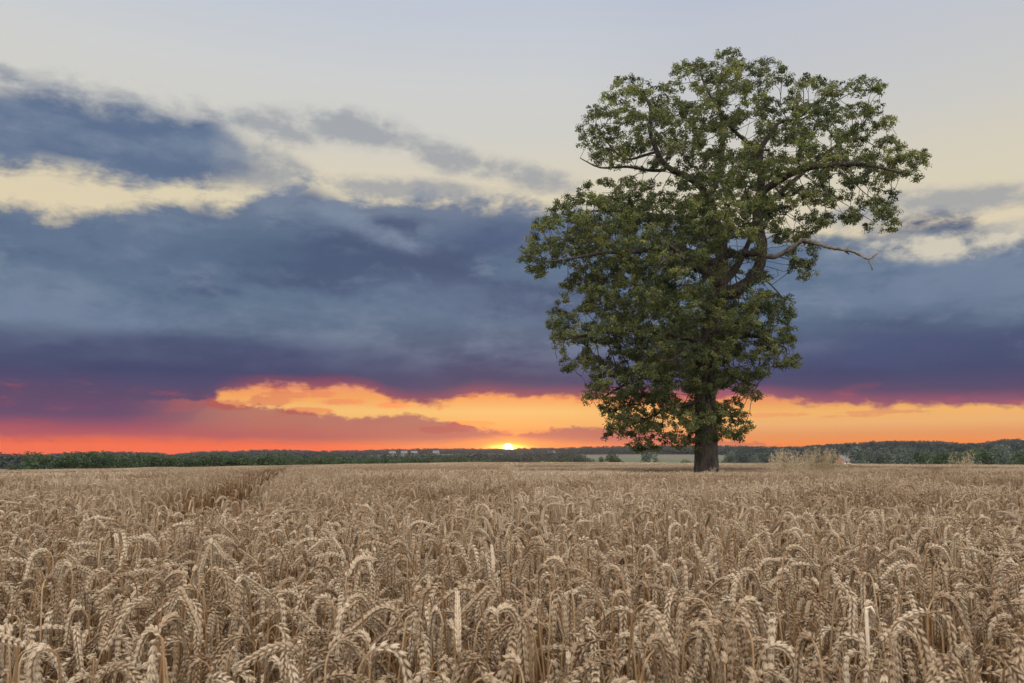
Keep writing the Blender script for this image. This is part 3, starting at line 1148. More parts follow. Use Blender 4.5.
# ------------------------------------------------------------------ trees and bushes beyond the field
def crown_mesh(seed, mat, w, h, leaf, n, lumps=9, willow=False):
    """a broad uneven crown of leaf sprays, standing on z = 0, w wide and h high"""
    r = np.random.default_rng(seed)
    C, S = [], []
    for i in range(lumps):
        f = i / max(1, lumps - 1)
        a = r.uniform(0, 6.28)
        d = r.uniform(0.1, 0.36) * w * (1 - 0.45 * f)
        z = h * (0.28 + 0.5 * f) * r.uniform(0.85, 1.1)
        C.append([math.cos(a) * d, math.sin(a) * d, z])
        S.append([w * r.uniform(0.16, 0.27), w * r.uniform(0.16, 0.27), h * r.uniform(0.16, 0.24)])
    C, S = np.array(C), np.array(S)
    pick = r.integers(0, lumps, n)
    u = r.standard_normal((n, 3))
    u /= np.linalg.norm(u, axis=1)[:, None]
    p = C[pick] + u * S[pick] * (r.uniform(0.3, 1.0, (n, 1)) ** 0.45)
    p[:, 2] = np.clip(p[:, 2], 0.05 * h, h)
    # skirt near the ground
    m = int(n * 0.25)
    a = r.uniform(0, 6.28, m)
    q = r.uniform(0, 1, m) ** 0.5 * 0.42 * w
    p[:m] = np.stack([np.cos(a) * q, np.sin(a) * q, r.uniform(0.02, 0.35, m) * h], 1)
    d1 = r.standard_normal((n, 3))
    if willow:
        d1[:, 2] -= 1.2
    d1 /= np.linalg.norm(d1, axis=1)[:, None]
    d2 = np.cross(d1, r.standard_normal((n, 3)))
    d2 /= np.linalg.norm(d2, axis=1)[:, None]
    p[:, 2] *= h / np.quantile(p[:, 2], 0.985)
    for k_ in (0, 1):
        lo, hi = np.quantile(p[:, k_], [0.01, 0.99])
        p[:, k_] = (p[:, k_] - (lo + hi) / 2) / (hi - lo) * w
    s = leaf * r.uniform(0.6, 1.3, (n, 1))
    V = np.stack([p - d1 * s, p + d2 * s * 0.6, p + d1 * s, p - d2 * s * 0.6], 1).reshape(-1, 3)
    Q = np.arange(n * 4).reshape(-1, 4)
    t = np.clip(0.5 + 0.16 * r.standard_normal(lumps)[pick] + 0.12 * r.standard_normal(n), 0, 1)
    return mesh_from('crown', V, Q, None, [mat], None, {'tint': np.repeat(t, 4)}, False)


def trunk_mesh(h, rad):
    v, q, t = tube(np.array([[0, 0, -0.3], [0.02 * h, 0, 0.3 * h], [0, 0.02 * h, 0.7 * h]]), [rad, rad * 0.8, rad * 0.3], 7)
    return mesh_from('trunk', v, q, t, [M_BARK])


CROWNS = {
    'dark': [crown_mesh(100 + i, M_TREE_DARK, 1.0, 1.0, 0.045, 1500, 8 + i % 4) for i in range(6)],
    'pale': [crown_mesh(200 + i, M_TREE_PALE, 1.0, 1.0, 0.042, 1600, 9 + i % 3, True) for i in range(5)],
    'wood': [crown_mesh(300 + i, M_WOOD, 1.0, 1.0, 0.06, 420, 7) for i in range(5)],
}
TRUNK = trunk_mesh(1.0, 0.035)


def far_plant(name, px, wpx, top, D, kind, k, label, cat, group=None, with_trunk=True, hmin=1.5):
    d = ray(px, 461)
    d = d / np.hypot(d[0], d[1])
    x, y = d[0] * D, d[1] * D
    gz = float(ground_z(x, y))
    ztop = CZ + (461 - top) / FPX * D / math.sqrt(1 + ((px - 512) / FPX) ** 2)
    h = max(hmin, ztop - gz)
    w = wpx / FPX * D
    e = obj(name, None, loc=(x, y, gz), label=label, cat=cat, group=group)
    e.rotation_euler = (0, 0, (px * 1.7) % 6.28)
    ms = CROWNS[kind]
    e.scale = (w, w, h)
    obj('crown', ms[k % len(ms)], parent=e)
    if with_trunk:
        obj('trunk', TRUNK, parent=e)
    return e


rr = random.Random(4)
# hedgerow along the far left edge of the field
far_plant('hedge_tree', 37, 26, 453.2, 150, 'dark', 0, 'broad round-topped tree at the left end of the far hedgerow', 'tree')
far_plant('hedge_bush', 13, 9, 465, 150, 'dark', 1, 'low rounded bush left of the hedgerow, at the edge of the picture', 'bush')
far_plant('hedge_tree', 283, 12, 453.2, 165, 'dark', 4, 'dark pointed tree rising above the middle of the long hedgerow', 'tree')
far_plant('hedge_bush', 291, 7, 463, 146, 'dark', 2, 'small dark bush at the wheat edge where the wheel track ends', 'bush')
px = 62.0
i = 0
TOPS = [(55, 456.5), (70, 454.5), (85, 453.5), (110, 454), (130, 455), (160, 455), (185, 456.5), (200, 455), (225, 456), (260, 456), (300, 458.5), (330, 456.5), (350, 458), (390, 458.3), (430, 458), (480, 459), (500, 459.3)]
while px < 500:
    tp = np.interp(px, [a for a, _ in TOPS], [b for _, b in TOPS]) + rr.uniform(-1.3, 1.4)
    wp = rr.uniform(13, 24) if px < 270 else rr.uniform(9, 17)
    D = 150 + rr.uniform(-3, 10) if px < 330 else 170 + rr.uniform(-5, 15)
    far_plant('hedge_bush', px, wp * 1.2, tp, D, 'dark', i, 'dense green bush in the long hedgerow along the far left edge of the field', 'bush', 'bushes of the far hedgerow', with_trunk=False)
    px += wp * 0.58
    i += 1
# middle, left of the oak
far_plant('field_bush', 612, 20, 455.2, 155, 'dark', 3, 'dark isolated round bush on the field edge left of the oak trunk', 'bush')
far_plant('field_bush', 602, 8, 457.5, 153, 'dark', 5, 'small dark bush touching the isolated round one on its left', 'bush')
far_plant('willow_tree', 650, 17, 452.5, 260, 'pale', 0, 'blue-grey tree seen under the lowest oak leaves', 'tree')
far_plant('field_bush', 688, 14, 460.2, 200, 'dark', 1, 'low flat bush close to the left of the oak trunk', 'bush')
for j, (p, w_, t_) in enumerate([(535, 14, 459.6), (550, 14, 459.2), (566, 16, 458.6), (583, 14, 459.4)]):
    far_plant('hedge_bush', p, w_, t_, 190, 'dark', j, 'low bush of the thin hedge between the setting sun and the isolated bush', 'bush', 'bushes of the thin middle hedge', with_trunk=False)
# right of the oak
far_plant('willow_tree', 731, 17, 452.5, 230, 'pale', 1, 'grey-green tree close behind the right side of the oak trunk', 'tree')
far_plant('willow_tree', 754, 13, 456, 200, 'pale', 2, 'small rounded grey-green bush left of the pale wild oats', 'bush')
far_plant('field_bush', 831, 8, 458.6, 200, 'dark', 2, 'tiny dark bush left of the red brick house', 'bush')
ROWR = [(861, 21, 448.6, 'pale', 'broad grey-green tree directly right of the red brick house'), (883, 19, 449.3, 'pale', 'rounded grey-green tree, second right of the red brick house'),
        (904, 22, 449.0, 'pale', 'grey-green tree third along from the red brick house'), (921, 26, 452.5, 'dark', 'low spreading dark green bush before the right-hand wood'),
        (934, 9, 453.5, 'pale', 'thin pale tree between two dark bushes of the right-hand row'), (946, 20, 451.5, 'dark', 'darkest bush of the right-hand row, behind the straggly oats'),
        (966, 22, 450.5, 'dark', 'dark green bush just right of the straggly oats'), (984, 20, 449.8, 'dark', 'mid green rounded tree left of the big willow at the right edge'),
        (1001, 24, 446.5, 'pale', 'largest blue-grey willow near the right edge of the view'), (1019, 14, 452.5, 'dark', 'dark bush at the right edge of the view'),
        (1038, 26, 448.5, 'pale', 'grey willow cut off by the right edge of the view')]
for j, (p, w_, t_, kd_, lab) in enumerate(ROWR):
    far_plant('willow_tree' if kd_ == 'pale' else 'field_tree', p, w_ * 1.05, t_, 215 + (j * 37) % 30, kd_, j, lab, 'tree')


# far woods on the ridges and slopes: one mass
def woodland():
    r = np.random.default_rng(77)
    P = []

    def put(az, D, hs=1.0):
        x, y = D * math.sin(R(az)), D * math.cos(R(az))
        z = float(ground_z(x, y))
        h = WOOD_H * hs * r.uniform(0.6, 1.22)
        w = r.uniform(8, 15)
        P.append([x, y, z - 0.4, int(r.integers(5)), 0, 0, r.uniform(0, 6.28), w, w, h])

    for az in np.arange(-48, 48, 0.17):
        Rg = float(np.interp(az, _dx, _dy))
        for f in (0.992, 0.975, 0.955, 0.93, 0.90, 0.865, 0.83, 0.79, 0.75, 0.70):
            if f < 0.93 and r.uniform() < 0.2 and az < 8:
                continue
            put(az + r.uniform(-.12, .12), Rg * (f + r.uniform(-0.008, 0.008)))
    for px_, hh in ((446, 1.5), (494, 1.25), (574, 1.4), (583, 1.5), (875, 1.45), (1003, 1.3), (1010, 1.35), (1016, 1.25), (160, 1.4), (212, 1.3), (335, 1.3)):
        az, _ = azel(px_, 461)
        Rg = float(np.interp(az, _dx, _dy))
        x, y = Rg * 0.995 * math.sin(R(az)), Rg * 0.995 * math.cos(R(az))
        P.append([x, y, float(ground_z(x, y)), int(r.integers(5)), 0, 0, r.uniform(0, 6.28), 11, 11, WOOD_H * hh])
    # scattered lines across the middle distance
    for _ in range(130):
        az0, D0 = r.uniform(-42, 42), r.uniform(420, 950)
        if abs(az0) < 6 and D0 < 500 or 4.5 < az0 < 16:
            continue
        tilt = r.uniform(-8, 8)
        for q in np.arange(-1, 1, 0.13 * 600 / D0):
            put(az0 + q * r.uniform(1.2, 1.4), D0 + tilt * q * 6, r.uniform(0.45, 0.8))
    P = np.array(P)
    scatter('woodland', P, CROWNS['wood'], kind='stuff', label='distant dark woods covering the low hills along the horizon')


woodland()


# houses far off
def house_mesh(w, d, he, hr):
    x, y = w / 2, d / 2
    wall = Geo()
    wall.add([(-x, -y, 0), (x, -y, 0), (x, y, 0), (-x, y, 0), (-x, -y, he), (x, -y, he), (x, y, he), (-x, y, he), (-x, 0, hr), (x, 0, hr)],
             [(0, 1, 5, 4), (2, 3, 7, 6), (1, 2, 6, 5), (3, 0, 4, 7)], [(5, 6, 9), (7, 4, 8)])
    o, th = 0.35, 0.18
    k = (hr - he) / y
    roof = Geo()
    for s in (-1, 1):
        b = [(-x - o, s * (y + o), he - k * o + 0.02), (x + o, s * (y + o), he - k * o + 0.02), (x + o, 0, hr + 0.02), (-x - o, 0, hr + 0.02)]
        t = [(a, c, e + th) for a, c, e in b]
        roof.add(b + t, [(0, 3, 2, 1), (4, 5, 6, 7), (0, 1, 5, 4), (1, 2, 6, 5), (2, 3, 7, 6), (3, 0, 4, 7)])
    return wall, roof


def house(px, D, w, d, he, hr, rot, wallm, roofm, label, group=None, porch=False):
    dd = ray(px, 461)
    dd = dd / np.hypot(dd[0], dd[1])
    x, y = dd[0] * D, dd[1] * D
    gz = float(ground_z(x, y))
    e = obj('house', None, loc=(x, y, gz), label=label, cat='house', group=group)
    e.rotation_euler = (0, 0, rot)
    wl, rf = house_mesh(w, d, he, hr)
    obj('wall', wl.mesh('wall', [wallm], False), parent=e)
    ro = obj('roof', rf.mesh('roof', [roofm], False), parent=e)
    c = Geo()
    box(c, (w * 0.3, 0.0, hr + 0.35), (0.9, 0.7, 1.5))
    obj('chimney', c.mesh('chimney', [M_BRICK], False), parent=ro)
    for k in (-1, 1):
        for z in (1.4, he - 0.95):
            g = Geo()
            box(g, (k * w * 0.26, -d / 2 - 0.02, z), (1.3, 0.08, 1.1))
            obj('window', g.mesh('window', [M_GLASS], False), parent=e)
    g = Geo()
    box(g, (0, -d / 2 - 0.03, 1.0), (1.0, 0.08, 2.0))
    obj('door', g.mesh('door', [M_WHITE], False), parent=e)
    if porch:
        g = Geo()
        box(g, (-w * 0.42, -d / 2 - 0.62, 1.1), (2.6, 1.2, 2.2))
        obj('porch', g.mesh('porch', [M_WHITE], False), parent=e)
    return e


house(845.5, 420, 6.6, 5.5, 3.2, 5.6, 0.35, M_BRICK, M_SLATE, 'small red brick house half hidden right of the tall wild oats', porch=True)
for px_, D_, lab in ((392, 1150, 'pale distant house leftmost of the hillside houses above the hedgerow'), (404, 1180, 'pale distant house second from the left on the hillside above the hedgerow'),
                     (414, 1160, 'pale distant house third from the left on the hillside above the hedgerow'), (436, 1200, 'pale distant house rightmost of the four on the hillside above the hedgerow'),
                     (551, 900, 'lone pale distant house on the hillside between the sun and the isolated bush')):
    house(px_, D_, 9.0, 7.0, 5.0, 7.6, (px_ * 0.37) % 1.2 - 0.6, M_STONE, M_SLATE, lab)

# (surroundings)
# ------------------------------------------------------------------ air
def haze():
    g = Geo()
    box(g, (0, 900, 18.0), (3600, 3200, 58))
    m = bpy.data.materials.new('haze')
    m.use_nodes = True
    nt = NT(m.node_tree)
    m.node_tree.nodes.remove(m.node_tree.nodes['Principled BSDF'])
    v = nt.new('ShaderNodeVolumePrincipled')
    v.inputs['Color'].default_value = (0.66, 0.70, 0.92, 1)
    v.inputs['Density'].default_value = HAZE
    v.inputs['Anisotropy'].default_value = 0.84
    nt.put(m.node_tree.nodes['Material Output'].inputs['Volume'], v.outputs[0])
    obj('haze', g.mesh('haze', [m], False), kind='stuff', label='thin evening haze over the whole plain')


HAZE = 1.8e-4
haze()

# ------------------------------------------------------------------ sky, sun
SUN_AZ, SUN_EL = azel(508, 449.0)


def sky():
    w = bpy.data.worlds.new('World')
    SC.world = w
    w.use_nodes = True
    t = w.node_tree
    t.nodes.clear()
    nt = NT(t)
    tc = nt.new('ShaderNodeTexCoord').outputs['Generated']
    sep = nt.new('ShaderNodeSeparateXYZ')
    nt.put(sep.inputs[0], tc)
    X, Y, Z = sep.outputs
    az = nt.m('MULTIPLY', nt.m('ARCTAN2', X, Y), 180 / math.pi)
    el = nt.m('MULTIPLY', nt.m('ARCSINE', Z), 180 / math.pi)
    E = lambda py: azel(512, py)[1]          # elevation of a height in the photograph

    def pel(stops, x=el, top=35.0):
        st = [(max(0.0, min(1.0, E(y) / top)), lin(c)) for y, c in stops]
        return nt.ramp(nt.m('DIVIDE', x, top, clamp=True), st)

    def curve(pairs, lo=-45.0, hi=45.0, vmax=32.0):
        """elevation as a function of azimuth, from photograph points"""
        n = nt.new('ShaderNodeFloatCurve')
        cm = n.mapping
        cu = cm.curves[0]
        ptsc = []
        for px_, py_ in pairs:
            a, e = azel(px_, py_)
            ptsc.append(((a - lo) / (hi - lo), e / vmax))
        while len(cu.points) < len(ptsc):
            cu.points.new(0.5, 0.5)
        for p, (a, b) in zip(cu.points, ptsc):
            p.location = (a, b)
            p.handle_type = 'AUTO'
        cm.update()
        x = nt.m('DIVIDE', nt.m('SUBTRACT', az, lo), hi - lo, clamp=True)
        nt.put(n.inputs[1], x)
        return nt.m('MULTIPLY', n.outputs[0], vmax)

    uv = nt.xyz(nt.m('MULTIPLY', az, 0.5), el)
    uvs = nt.xyz(nt.m('MULTIPLY', az, 0.22), el, 3.7)
    nz = lambda v: nt.m('MULTIPLY', nt.m('SUBTRACT', v, 0.5), 2.2)
    n_puff = nz(nt.noise(uv, 0.5, 8, 0.62, 0.25))
    n_fine = nz(nt.noise(nt.xyz(nt.m('MULTIPLY', az, 0.6), el, 5.5), 1.5, 6, 0.6, 0.2))
    n_str = nz(nt.noise(uvs, 0.55, 5, 0.55, 0.2))
    n_low = nz(nt.noise(nt.xyz(nt.m('MULTIPLY', az, 0.32), nt.m('MULTIPLY', el, 1.3), 9.1), 0.9, 7, 0.62, 0.3))

    # ---- clear sky
    left = pel([(470, (236, 96, 50)), (456, (255, 112, 38)), (449, (255, 114, 40)), (444, (246, 106, 56)), (436, (250, 128, 66)), (427, (252, 178, 88)), (412, (252, 200, 116)), (398, (250, 166, 88)), (385, (236, 150, 110)),
                (320, (224, 190, 150)), (250, (224, 208, 174)), (205, (221, 209, 180)), (180, (218, 209, 188)), (140, (209, 207, 199)), (90, (206, 207, 206)), (40, (198, 203, 211)), (0, (192, 199, 212))])
    right = pel([(470, (240, 134, 76)), (455, (244, 142, 80)), (444, (246, 150, 84)), (435, (246, 162, 90)), (426, (248, 184, 112)), (414, (250, 186, 100)), (403, (240, 152, 92)), (385, (232, 150, 120)),
                 (320, (222, 196, 165)), (250, (222, 209, 180)), (205, (216, 208, 186)), (180, (212, 206, 190)), (140, (204, 203, 199)), (90, (197, 199, 203)), (40, (192, 197, 208)), (0, (184, 191, 208))])
    clear = nt.mix(nt.sstep(az, 2, 16), left, right)
    clear = nt.mix(nt.sstep(el, 1.9, 0.9, 0.0, 1.0), clear, nt.mix(1.0, clear, (1.3, 1.0, 0.0, 1), 'MULTIPLY'))
    # unseen sky overhead and behind, brightness raised to light the oak and wheat
    clear = nt.mix(nt.sstep(el, 36, 70), clear, (OVER[0], OVER[1], OVER[2], 1))
    back = nt.sstep(Y, 0.5, -0.35)
    clear = nt.mix(back, clear, (OVER[0] * BACK, OVER[1] * BACK, OVER[2] * BACK, 1))
    st = nt.new('ShaderNodeTexSky', sky_type='NISHITA', sun_disc=False)
    st.sun_elevation = R(SUN_EL)
    st.sun_rotation = R(SUN_AZ)
    clear = nt.mix(1.0, clear, nt.mix(1.0, st.outputs[0], (0.05, 0.05, 0.05, 1), 'MULTIPLY'), 'SUBTRACT')
    clear = nt.mix(1.0, clear, (0, 0, 0, 1), 'LIGHTEN')
    # glow round the sun
    da, de = nt.m('SUBTRACT', az, SUN_AZ), nt.m('SUBTRACT', el, SUN_EL)
    r2 = nt.m('ADD', nt.m('MULTIPLY', nt.m('MULTIPLY', da, da), 0.35), nt.m('MULTIPLY', de, de))
    glow = nt.m('EXPONENT', nt.m('MULTIPLY', r2, -1.1))
    clear = nt.mix(1.0, clear, nt.mix(glow, (0, 0, 0, 1), (0.7, 0.26, 0.0, 1)), 'ADD')

    def shape(top, bot, a_top, a_bot, ntop, nbot, s0=-0.25, s1=0.6):
        ft = nt.m('ADD', nt.m('SUBTRACT', top, el), nt.m('MULTIPLY', ntop, a_top))
        fb = nt.m('ADD', nt.m('SUBTRACT', el, bot), nt.m('MULTIPLY', nbot, a_bot))
        return nt.m('MULTIPLY', nt.sstep(ft, s0, s1), nt.sstep(fb, s0 * 0.6, s1 * 0.6))

    # ---- high wisps
    def blob(px_, py_, wx, wy, tilt=0.0):
        a0, e0 = azel(px_, py_)
        k = 796 / 57.3
        dx = nt.m('MULTIPLY', nt.m('SUBTRACT', az, a0), k / wx)
        dy = nt.m('MULTIPLY', nt.m('ADD', nt.m('SUBTRACT', el, e0), nt.m('MULTIPLY', nt.m('SUBTRACT', az, a0), tilt)), k / wy)
        return nt.m('EXPONENT', nt.m('MULTIPLY', nt.m('ADD', nt.m('MULTIPLY', dx, dx), nt.m('MULTIPLY', dy, dy)), -1.0))

    wis = None
    for b in ((275, 128, 50, 20, 0.1), (350, 128, 70, 22, 0.05), (450, 158, 85, 18, 0.22), (400, 190, 120, 14, 0.0), (275, 172, 50, 32, 0.3), (225, 150, 50, 24, 0.3), (5, 74, 16, 10, 0.0), (535, 178, 60, 16, 0.2), (950, 200, 90, 16, 0.1), (1010, 232, 45, 14, 0.0), (860, 215, 60, 12, 0.0)):
        v = blob(*b)
        wis = v if wis is None else nt.m('MAXIMUM', wis, v)
    rag = lambda f, n, k: nt.m('MULTIPLY', f, nt.m('ADD', nt.m('MULTIPLY', n, k), 1.0))
    wism = nt.sstep(rag(wis, nt.m('ADD', n_puff, nt.m('MULTIPLY', n_fine, 0.4)), 1.1), 0.22, 1.0, 0.0, 0.75)
    col = nt.mix(wism, clear, lin((146, 152, 162)))
    # soft cloud streaks off to the sides and overhead
    side = nt.m('MULTIPLY', nt.sstep(nt.m('ABSOLUTE', az), 36, 50), 0.6)
    sm = nt.m('MULTIPLY', nt.m('MULTIPLY', nt.sstep(n_str, 0.0, 0.18), side), nt.sstep(el, 55, 25))
    col = nt.mix(sm, col, lin((150, 158, 175)))

    # ---- the big bank
    top = curve([(-120, 215), (0, 206), (30, 210), (60, 214), (100, 211), (140, 209), (165, 204), (200, 198), (230, 204), (255, 194), (282, 188), (305, 179), (330, 188), (360, 199), (392, 202), (412, 196), (450, 200), (540, 204), (620, 212), (720, 222), (800, 236), (860, 232), (900, 224), (930, 216), (965, 218), (1000, 226), (1024, 224), (1150, 215)])
    bot = curve([(-120, 441), (0, 440), (120, 438), (175, 432), (205, 412), (222, 396), (262, 390), (300, 390), (350, 390), (372, 394), (392, 402), (415, 406), (436, 406), (456, 401), (475, 397), (520, 400), (560, 400), (620, 401), (764, 400), (800, 404), (862, 407), (940, 408), (1024, 408), (1150, 408)])
    ntop = nt.m('MAXIMUM', nt.m('ADD', n_puff, nt.m('MULTIPLY', n_fine, 0.22)), -0.25)
    ft = nt.m('ADD', nt.m('SUBTRACT', top, el), nt.m('MULTIPLY', ntop, 1.9))
    fb = nt.m('ADD', nt.m('SUBTRACT', el, bot), nt.m('MULTIPLY', nt.m('ADD', n_low, nt.m('MULTIPLY', n_fine, 1.1)), 0.6))
    bank = nt.m('MULTIPLY', nt.sstep(ft, -0.6, 0.85), nt.sstep(fb, -0.15, 0.5))
    bcol = pel([(470, (232, 84, 52)), (446, (230, 80, 58)), (438, (212, 80, 76)), (430, (162, 84, 96)), (422, (122, 78, 103)), (412, (98, 73, 103)), (402, (92, 70, 102)), (392, (82, 72, 106)), (378, (64, 67, 104)), (360, (68, 78, 112)), (338, (86, 103, 128)), (312, (98, 118, 142)), (290, (96, 116, 141)), (265, (90, 110, 136)), (235, (99, 117, 141)), (205, (114, 126, 147)), (175, (126, 137, 153))])
    lig = nt.noise(nt.xyz(nt.m('MULTIPLY', az, 0.3), el, 21.0), 0.21, 6, 0.56, 0.12)
    lig = nt.m('ADD', lig, nt.m('MULTIPLY', n_fine, 0.05))
    amt = nt.sstep(el, 3.6, 8.0)
    bcol = nt.mix(nt.m('MULTIPLY', nt.sstep(lig, 0.49, 0.66, 0.0, 0.6), nt.sstep(el, 4.8, 9.5)), bcol, lin((128, 143, 164)))
    bcol = nt.mix(nt.m('MULTIPLY', nt.sstep(lig, 0.5, 0.34, 0.0, 0.75), amt), bcol, lin((68, 79, 112)))
    bcol = nt.mix(nt.m('MULTIPLY', nt.sstep(n_puff, 0.05, 0.5, 0.0, 0.4), nt.sstep(el, 5, 9)), bcol, lin((136, 148, 166)))
    bcol = nt.mix(nt.m('MULTIPLY', nt.sstep(n_puff, -0.05, -0.5, 0.0, 0.35), nt.sstep(el, 5, 9)), bcol, lin((74, 88, 122)))
    for px_, py_, wx, wy, tl, cc, kk in ((300, 258, 120, 26, 0.05, (74, 93, 122), 0.6), (150, 350, 260, 22, 0.0, (66, 74, 108), 0.6), (370, 228, 70, 13, 0.35, (132, 146, 166), 0.7), (60, 312, 130, 17, 0.0, (116, 133, 158), 0.7), (450, 300, 110, 26, 0.1, (106, 124, 150), 0.6), (90, 240, 90, 22, 0.0, (104, 121, 148), 0.6), (500, 235, 70, 22, 0.0, (78, 93, 128), 0.6), (930, 290, 110, 22, 0.0, (112, 128, 154), 0.65), (850, 350, 150, 22, 0.0, (78, 86, 124), 0.5)):
        f_ = nt.sstep(rag(blob(px_, py_, wx, wy, tl), nt.m('ADD', n_puff, nt.m('MULTIPLY', n_fine, 0.3)), 0.9), 0.15, 1.1, 0.0, kk)
        bcol = nt.mix(f_, bcol, lin(cc))
    # the underside, touched with red by the low sun
    low_zone = nt.sstep(el, 5.4, 3.9)
    bcol = nt.mix(nt.m('MULTIPLY', nt.sstep(n_low, 0.05, 0.45, 0.0, 0.5), low_zone), bcol, lin((216, 86, 86)))
    lip = nt.m('MULTIPLY', nt.sstep(nt.m('ADD', nt.m('SUBTRACT', el, bot), nt.m('MULTIPLY', n_low, 0.45)), 1.35, 0.15), nt.sstep(az, -23, -17))
    bcol = nt.mix(nt.m('MULTIPLY', lip, nt.m('MULTIPLY', nt.sstep(n_low, -0.6, 0.4, 0.45, 0.9), nt.sstep(az, 2, 16, 0.55, 1.0))), bcol, nt.mix(nt.sstep(az, 6, 18), lin((206, 84, 76)), lin((172, 92, 108))))
    edge = nt.m('MULTIPLY', nt.sstep(az, 18, 6), 1.0)
    edge = nt.m('MULTIPLY', edge, nt.sstep(nt.m('ADD', nt.m('SUBTRACT', el, bot), nt.m('MULTIPLY', n_low, 0.5)), 0.32, -0.1))
    edge = nt.m('MULTIPLY', edge, nt.sstep(az, -23, -17))
    bcol = nt.mix(nt.m('MULTIPLY', edge, nt.sstep(n_fine, -0.4, 0.4, 0.3, 0.9)), bcol, lin((250, 106, 52)))
    front = nt.sstep(nt.m('ABSOLUTE', az), 80, 48)
    bank = nt.m('MULTIPLY', bank, front)
    col = nt.mix(bank, col, bcol)
    # cream break in the bank, right of the oak
    hole = nt.sstep(rag(nt.m('MAXIMUM', blob(930, 247, 70, 15, 0.1), blob(1005, 236, 50, 16, -0.1)), nt.m('ADD', n_puff, n_fine), 0.9), 0.2, 1.15, 0.0, 0.85)
    col = nt.mix(hole, col, lin((222, 212, 190)))

    # ---- upper left cloud
    top2 = curve([(-200, 70), (-60, 78), (0, 82), (50, 86), (100, 95), (150, 107), (200, 114), (228, 126), (252, 140), (275, 150), (300, 160), (320, 170), (500, 330), (1024, 330)])
    bot2 = curve([(-200, 165), (0, 165), (50, 171), (100, 178), (130, 186), (180, 180), (220, 184), (250, 192), (275, 196), (300, 200), (330, 210), (500, 215), (1024, 215)])
    up = shape(top2, bot2, 1.9, 1.9, ntop, ntop, -1.3, 1.5)
    up = nt.m('MULTIPLY', up, nt.sstep(nt.m('ADD', az, nt.m('MULTIPLY', n_puff, 3.0)), azel(290, 150)[0], azel(205, 150)[0]))
    up = nt.m('MULTIPLY', up, front)
    ucol = nt.mix(nt.sstep(lig, 0.5, 0.72), lin((82, 105, 139)), lin((122, 139, 161)))
    col = nt.mix(nt.m('MULTIPLY', up, 0.95), col, ucol)

    # ---- low cloud below the golden gap
    top3 = curve([(-120, 400), (0, 400), (200, 400), (235, 404), (270, 407), (300, 411), (330, 416), (360, 418), (400, 414), (425, 418), (450, 423), (470, 427), (490, 431), (515, 433), (530, 431), (560, 428), (590, 427), (640, 430), (720, 438), (800, 447), (1024, 450)])
    bot3 = curve([(-120, 441), (0, 439), (150, 439), (300, 443), (420, 443), (480, 440), (515, 438), (540, 440), (640, 444), (800, 446), (1024, 448)])
    low_top = nt.m('ADD', nt.m('SUBTRACT', top3, el), nt.m('ADD', nt.m('MULTIPLY', n_low, 0.35), nt.m('MULTIPLY', n_fine, 0.55)))
    low_bot = nt.m('ADD', nt.m('SUBTRACT', el, bot3), nt.m('MULTIPLY', n_low, 0.25))
    low = nt.m('MULTIPLY', nt.sstep(low_top, -0.08, 0.2), nt.sstep(low_bot, -0.35, 0.45))
    low = nt.m('MULTIPLY', low, front)
    lcol = nt.mix(nt.sstep(el, 3.1, 1.4), nt.mix(nt.sstep(az, -27, -17), lin((100, 70, 104)), lin((188, 114, 98))), nt.mix(nt.sstep(az, -26, -6), lin((196, 84, 88)), lin((206, 110, 84))))
    lcol = nt.mix(nt.sstep(n_low, -0.05, 0.4, 0.0, 0.28), lcol, lin((198, 88, 86)))
    col = nt.mix(nt.m('MULTIPLY', low, 0.92), col, lcol)
    # small flecks inside the gap
    fl = None
    for b in ((395, 405, 22, 4), (290, 395, 40, 3.5), (440, 430, 30, 4), (305, 411, 26, 4.5), (262, 400, 34, 6), (232, 404, 26, 6), (470, 424, 26, 3.5), (345, 402, 26, 4), (322, 394, 20, 4), (770, 415, 38, 2.4), (880, 412, 45, 2.2), (850, 416, 30, 2.0)):
        v = blob(*b)
        fl = v if fl is None else nt.m('MAXIMUM', fl, v)
    fm = nt.sstep(rag(fl, nt.m('ADD', n_fine, nt.m('MULTIPLY', n_low, 0.5)), 1.3), 0.3, 0.75, 0.0, 0.8)
    col = nt.mix(fm, col, nt.mix(nt.sstep(az, 5, 15), lin((182, 84, 76)), lin((206, 128, 92))))

    # ---- the sun itself, half set
    rs = nt.m('ADD', nt.m('MULTIPLY', da, da), nt.m('MULTIPLY', de, de))
    disc = nt.sstep(rs, 0.36 ** 2 * 1.4, 0.36 ** 2 * 0.7)
    col = nt.mix(disc, col, (9.0, 6.5, 2.6, 1))
    halo = nt.m('EXPONENT', nt.m('MULTIPLY', nt.m('ADD', nt.m('MULTIPLY', nt.m('MULTIPLY', da, da), 0.42), nt.m('MULTIPLY', nt.m('MULTIPLY', de, de), 9.0)), -1.6))
    col = nt.mix(1.0, col, nt.mix(halo, (0, 0, 0, 1), (3.2, 2.2, 0.35, 1)), 'ADD')

    # ground-side of the dome
    col = nt.mix(nt.sstep(el, 0.0, -3.0), col, (0.12, 0.10, 0.08, 1))
    bg = nt.new('ShaderNodeBackground')
    nt.put(bg.inputs[0], col)
    bg.inputs[1].default_value = 1.0
    bg2 = nt.new('ShaderNodeBackground')
    nt.put(bg2.inputs[0], st.outputs[0])
    bg2.inputs[1].default_value = 0.05
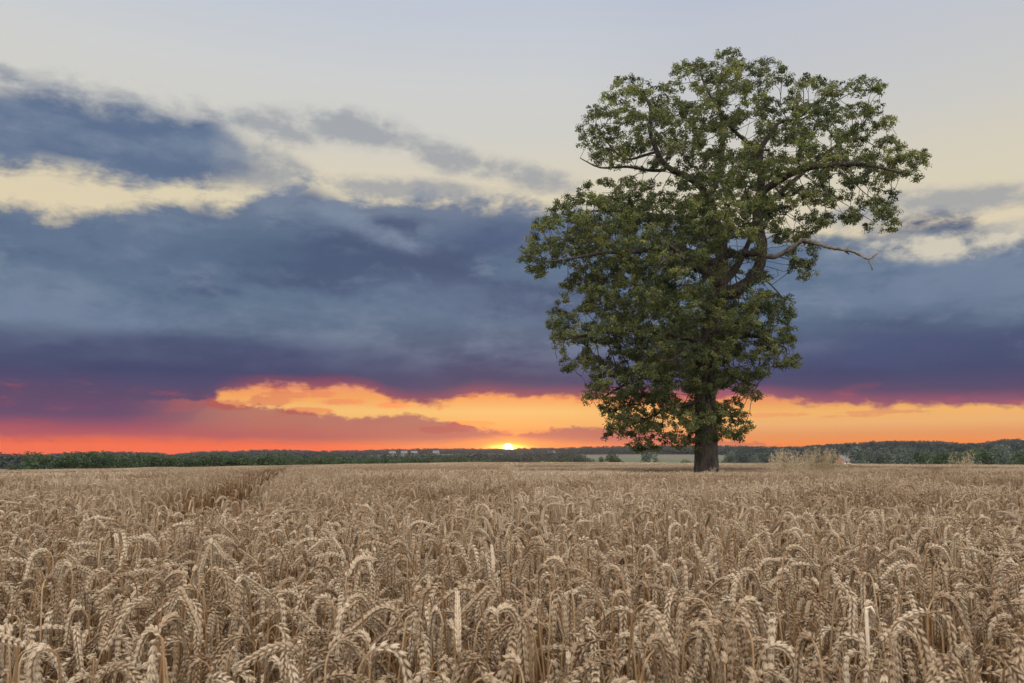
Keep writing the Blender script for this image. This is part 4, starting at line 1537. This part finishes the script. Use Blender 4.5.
    ad = nt.new('ShaderNodeAddShader')
    nt.put(ad.inputs[0], bg.outputs[0])
    cover = nt.m('MAXIMUM', nt.m('MAXIMUM', bank, up), nt.m('MAXIMUM', low, wism))
    blk = nt.new('ShaderNodeBackground')
    blk.inputs[1].default_value = 0.0
    mxs = nt.new('ShaderNodeMixShader')
    nt.put(mxs.inputs[0], cover)
    nt.put(mxs.inputs[1], bg2.outputs[0])
    nt.put(mxs.inputs[2], blk.outputs[0])
    nt.put(ad.inputs[1], mxs.outputs[0])
    out = nt.new('ShaderNodeOutputWorld')
    nt.put(out.inputs[0], ad.outputs[0])
    w.cycles.sampling_method = 'NONE'


OVER = (0.92, 0.88, 0.85)
BACK = 3.05
sky()

sun = bpy.data.lights.new('sun', 'SUN')
sun.energy = 0.3
sun.angle = R(0.5)
sun.color = (1.0, 0.38, 0.12)
so = bpy.data.objects.new('sun', sun)
COL.objects.link(so)
sd = Vector((math.sin(R(SUN_AZ)) * math.cos(R(SUN_EL)), math.cos(R(SUN_AZ)) * math.cos(R(SUN_EL)), math.sin(R(SUN_EL))))
so.rotation_euler = sd.to_track_quat('Z', 'Y').to_euler()
so.location = (0, 60, 30)

cam = bpy.data.cameras.new('camera')
cam.lens = 28
cam.sensor_width = 36
cam.clip_start = 0.05
cam.clip_end = 20000
cam.dof.use_dof = True
cam.dof.focus_distance = 6.0
cam.dof.aperture_fstop = 16
co = bpy.data.objects.new('camera', cam)
COL.objects.link(co)
co.location = (0, 0, CZ)
co.rotation_euler = (math.pi / 2 + PITCH, 0, 0)
SC.camera = co

SC.render.engine = 'CYCLES'
SC.view_settings.view_transform = 'Standard'
SC.view_settings.look = 'None'
SC.view_settings.exposure = 0
SC.view_settings.gamma = 1
c = SC.cycles
c.max_bounces = 6
c.diffuse_bounces = 4
c.glossy_bounces = 2
c.transmission_bounces = 3
c.transparent_max_bounces = 4
c.volume_bounces = 1
c.caustics_reflective = False
c.caustics_refractive = False
c.use_adaptive_sampling = False
c.use_denoising = True
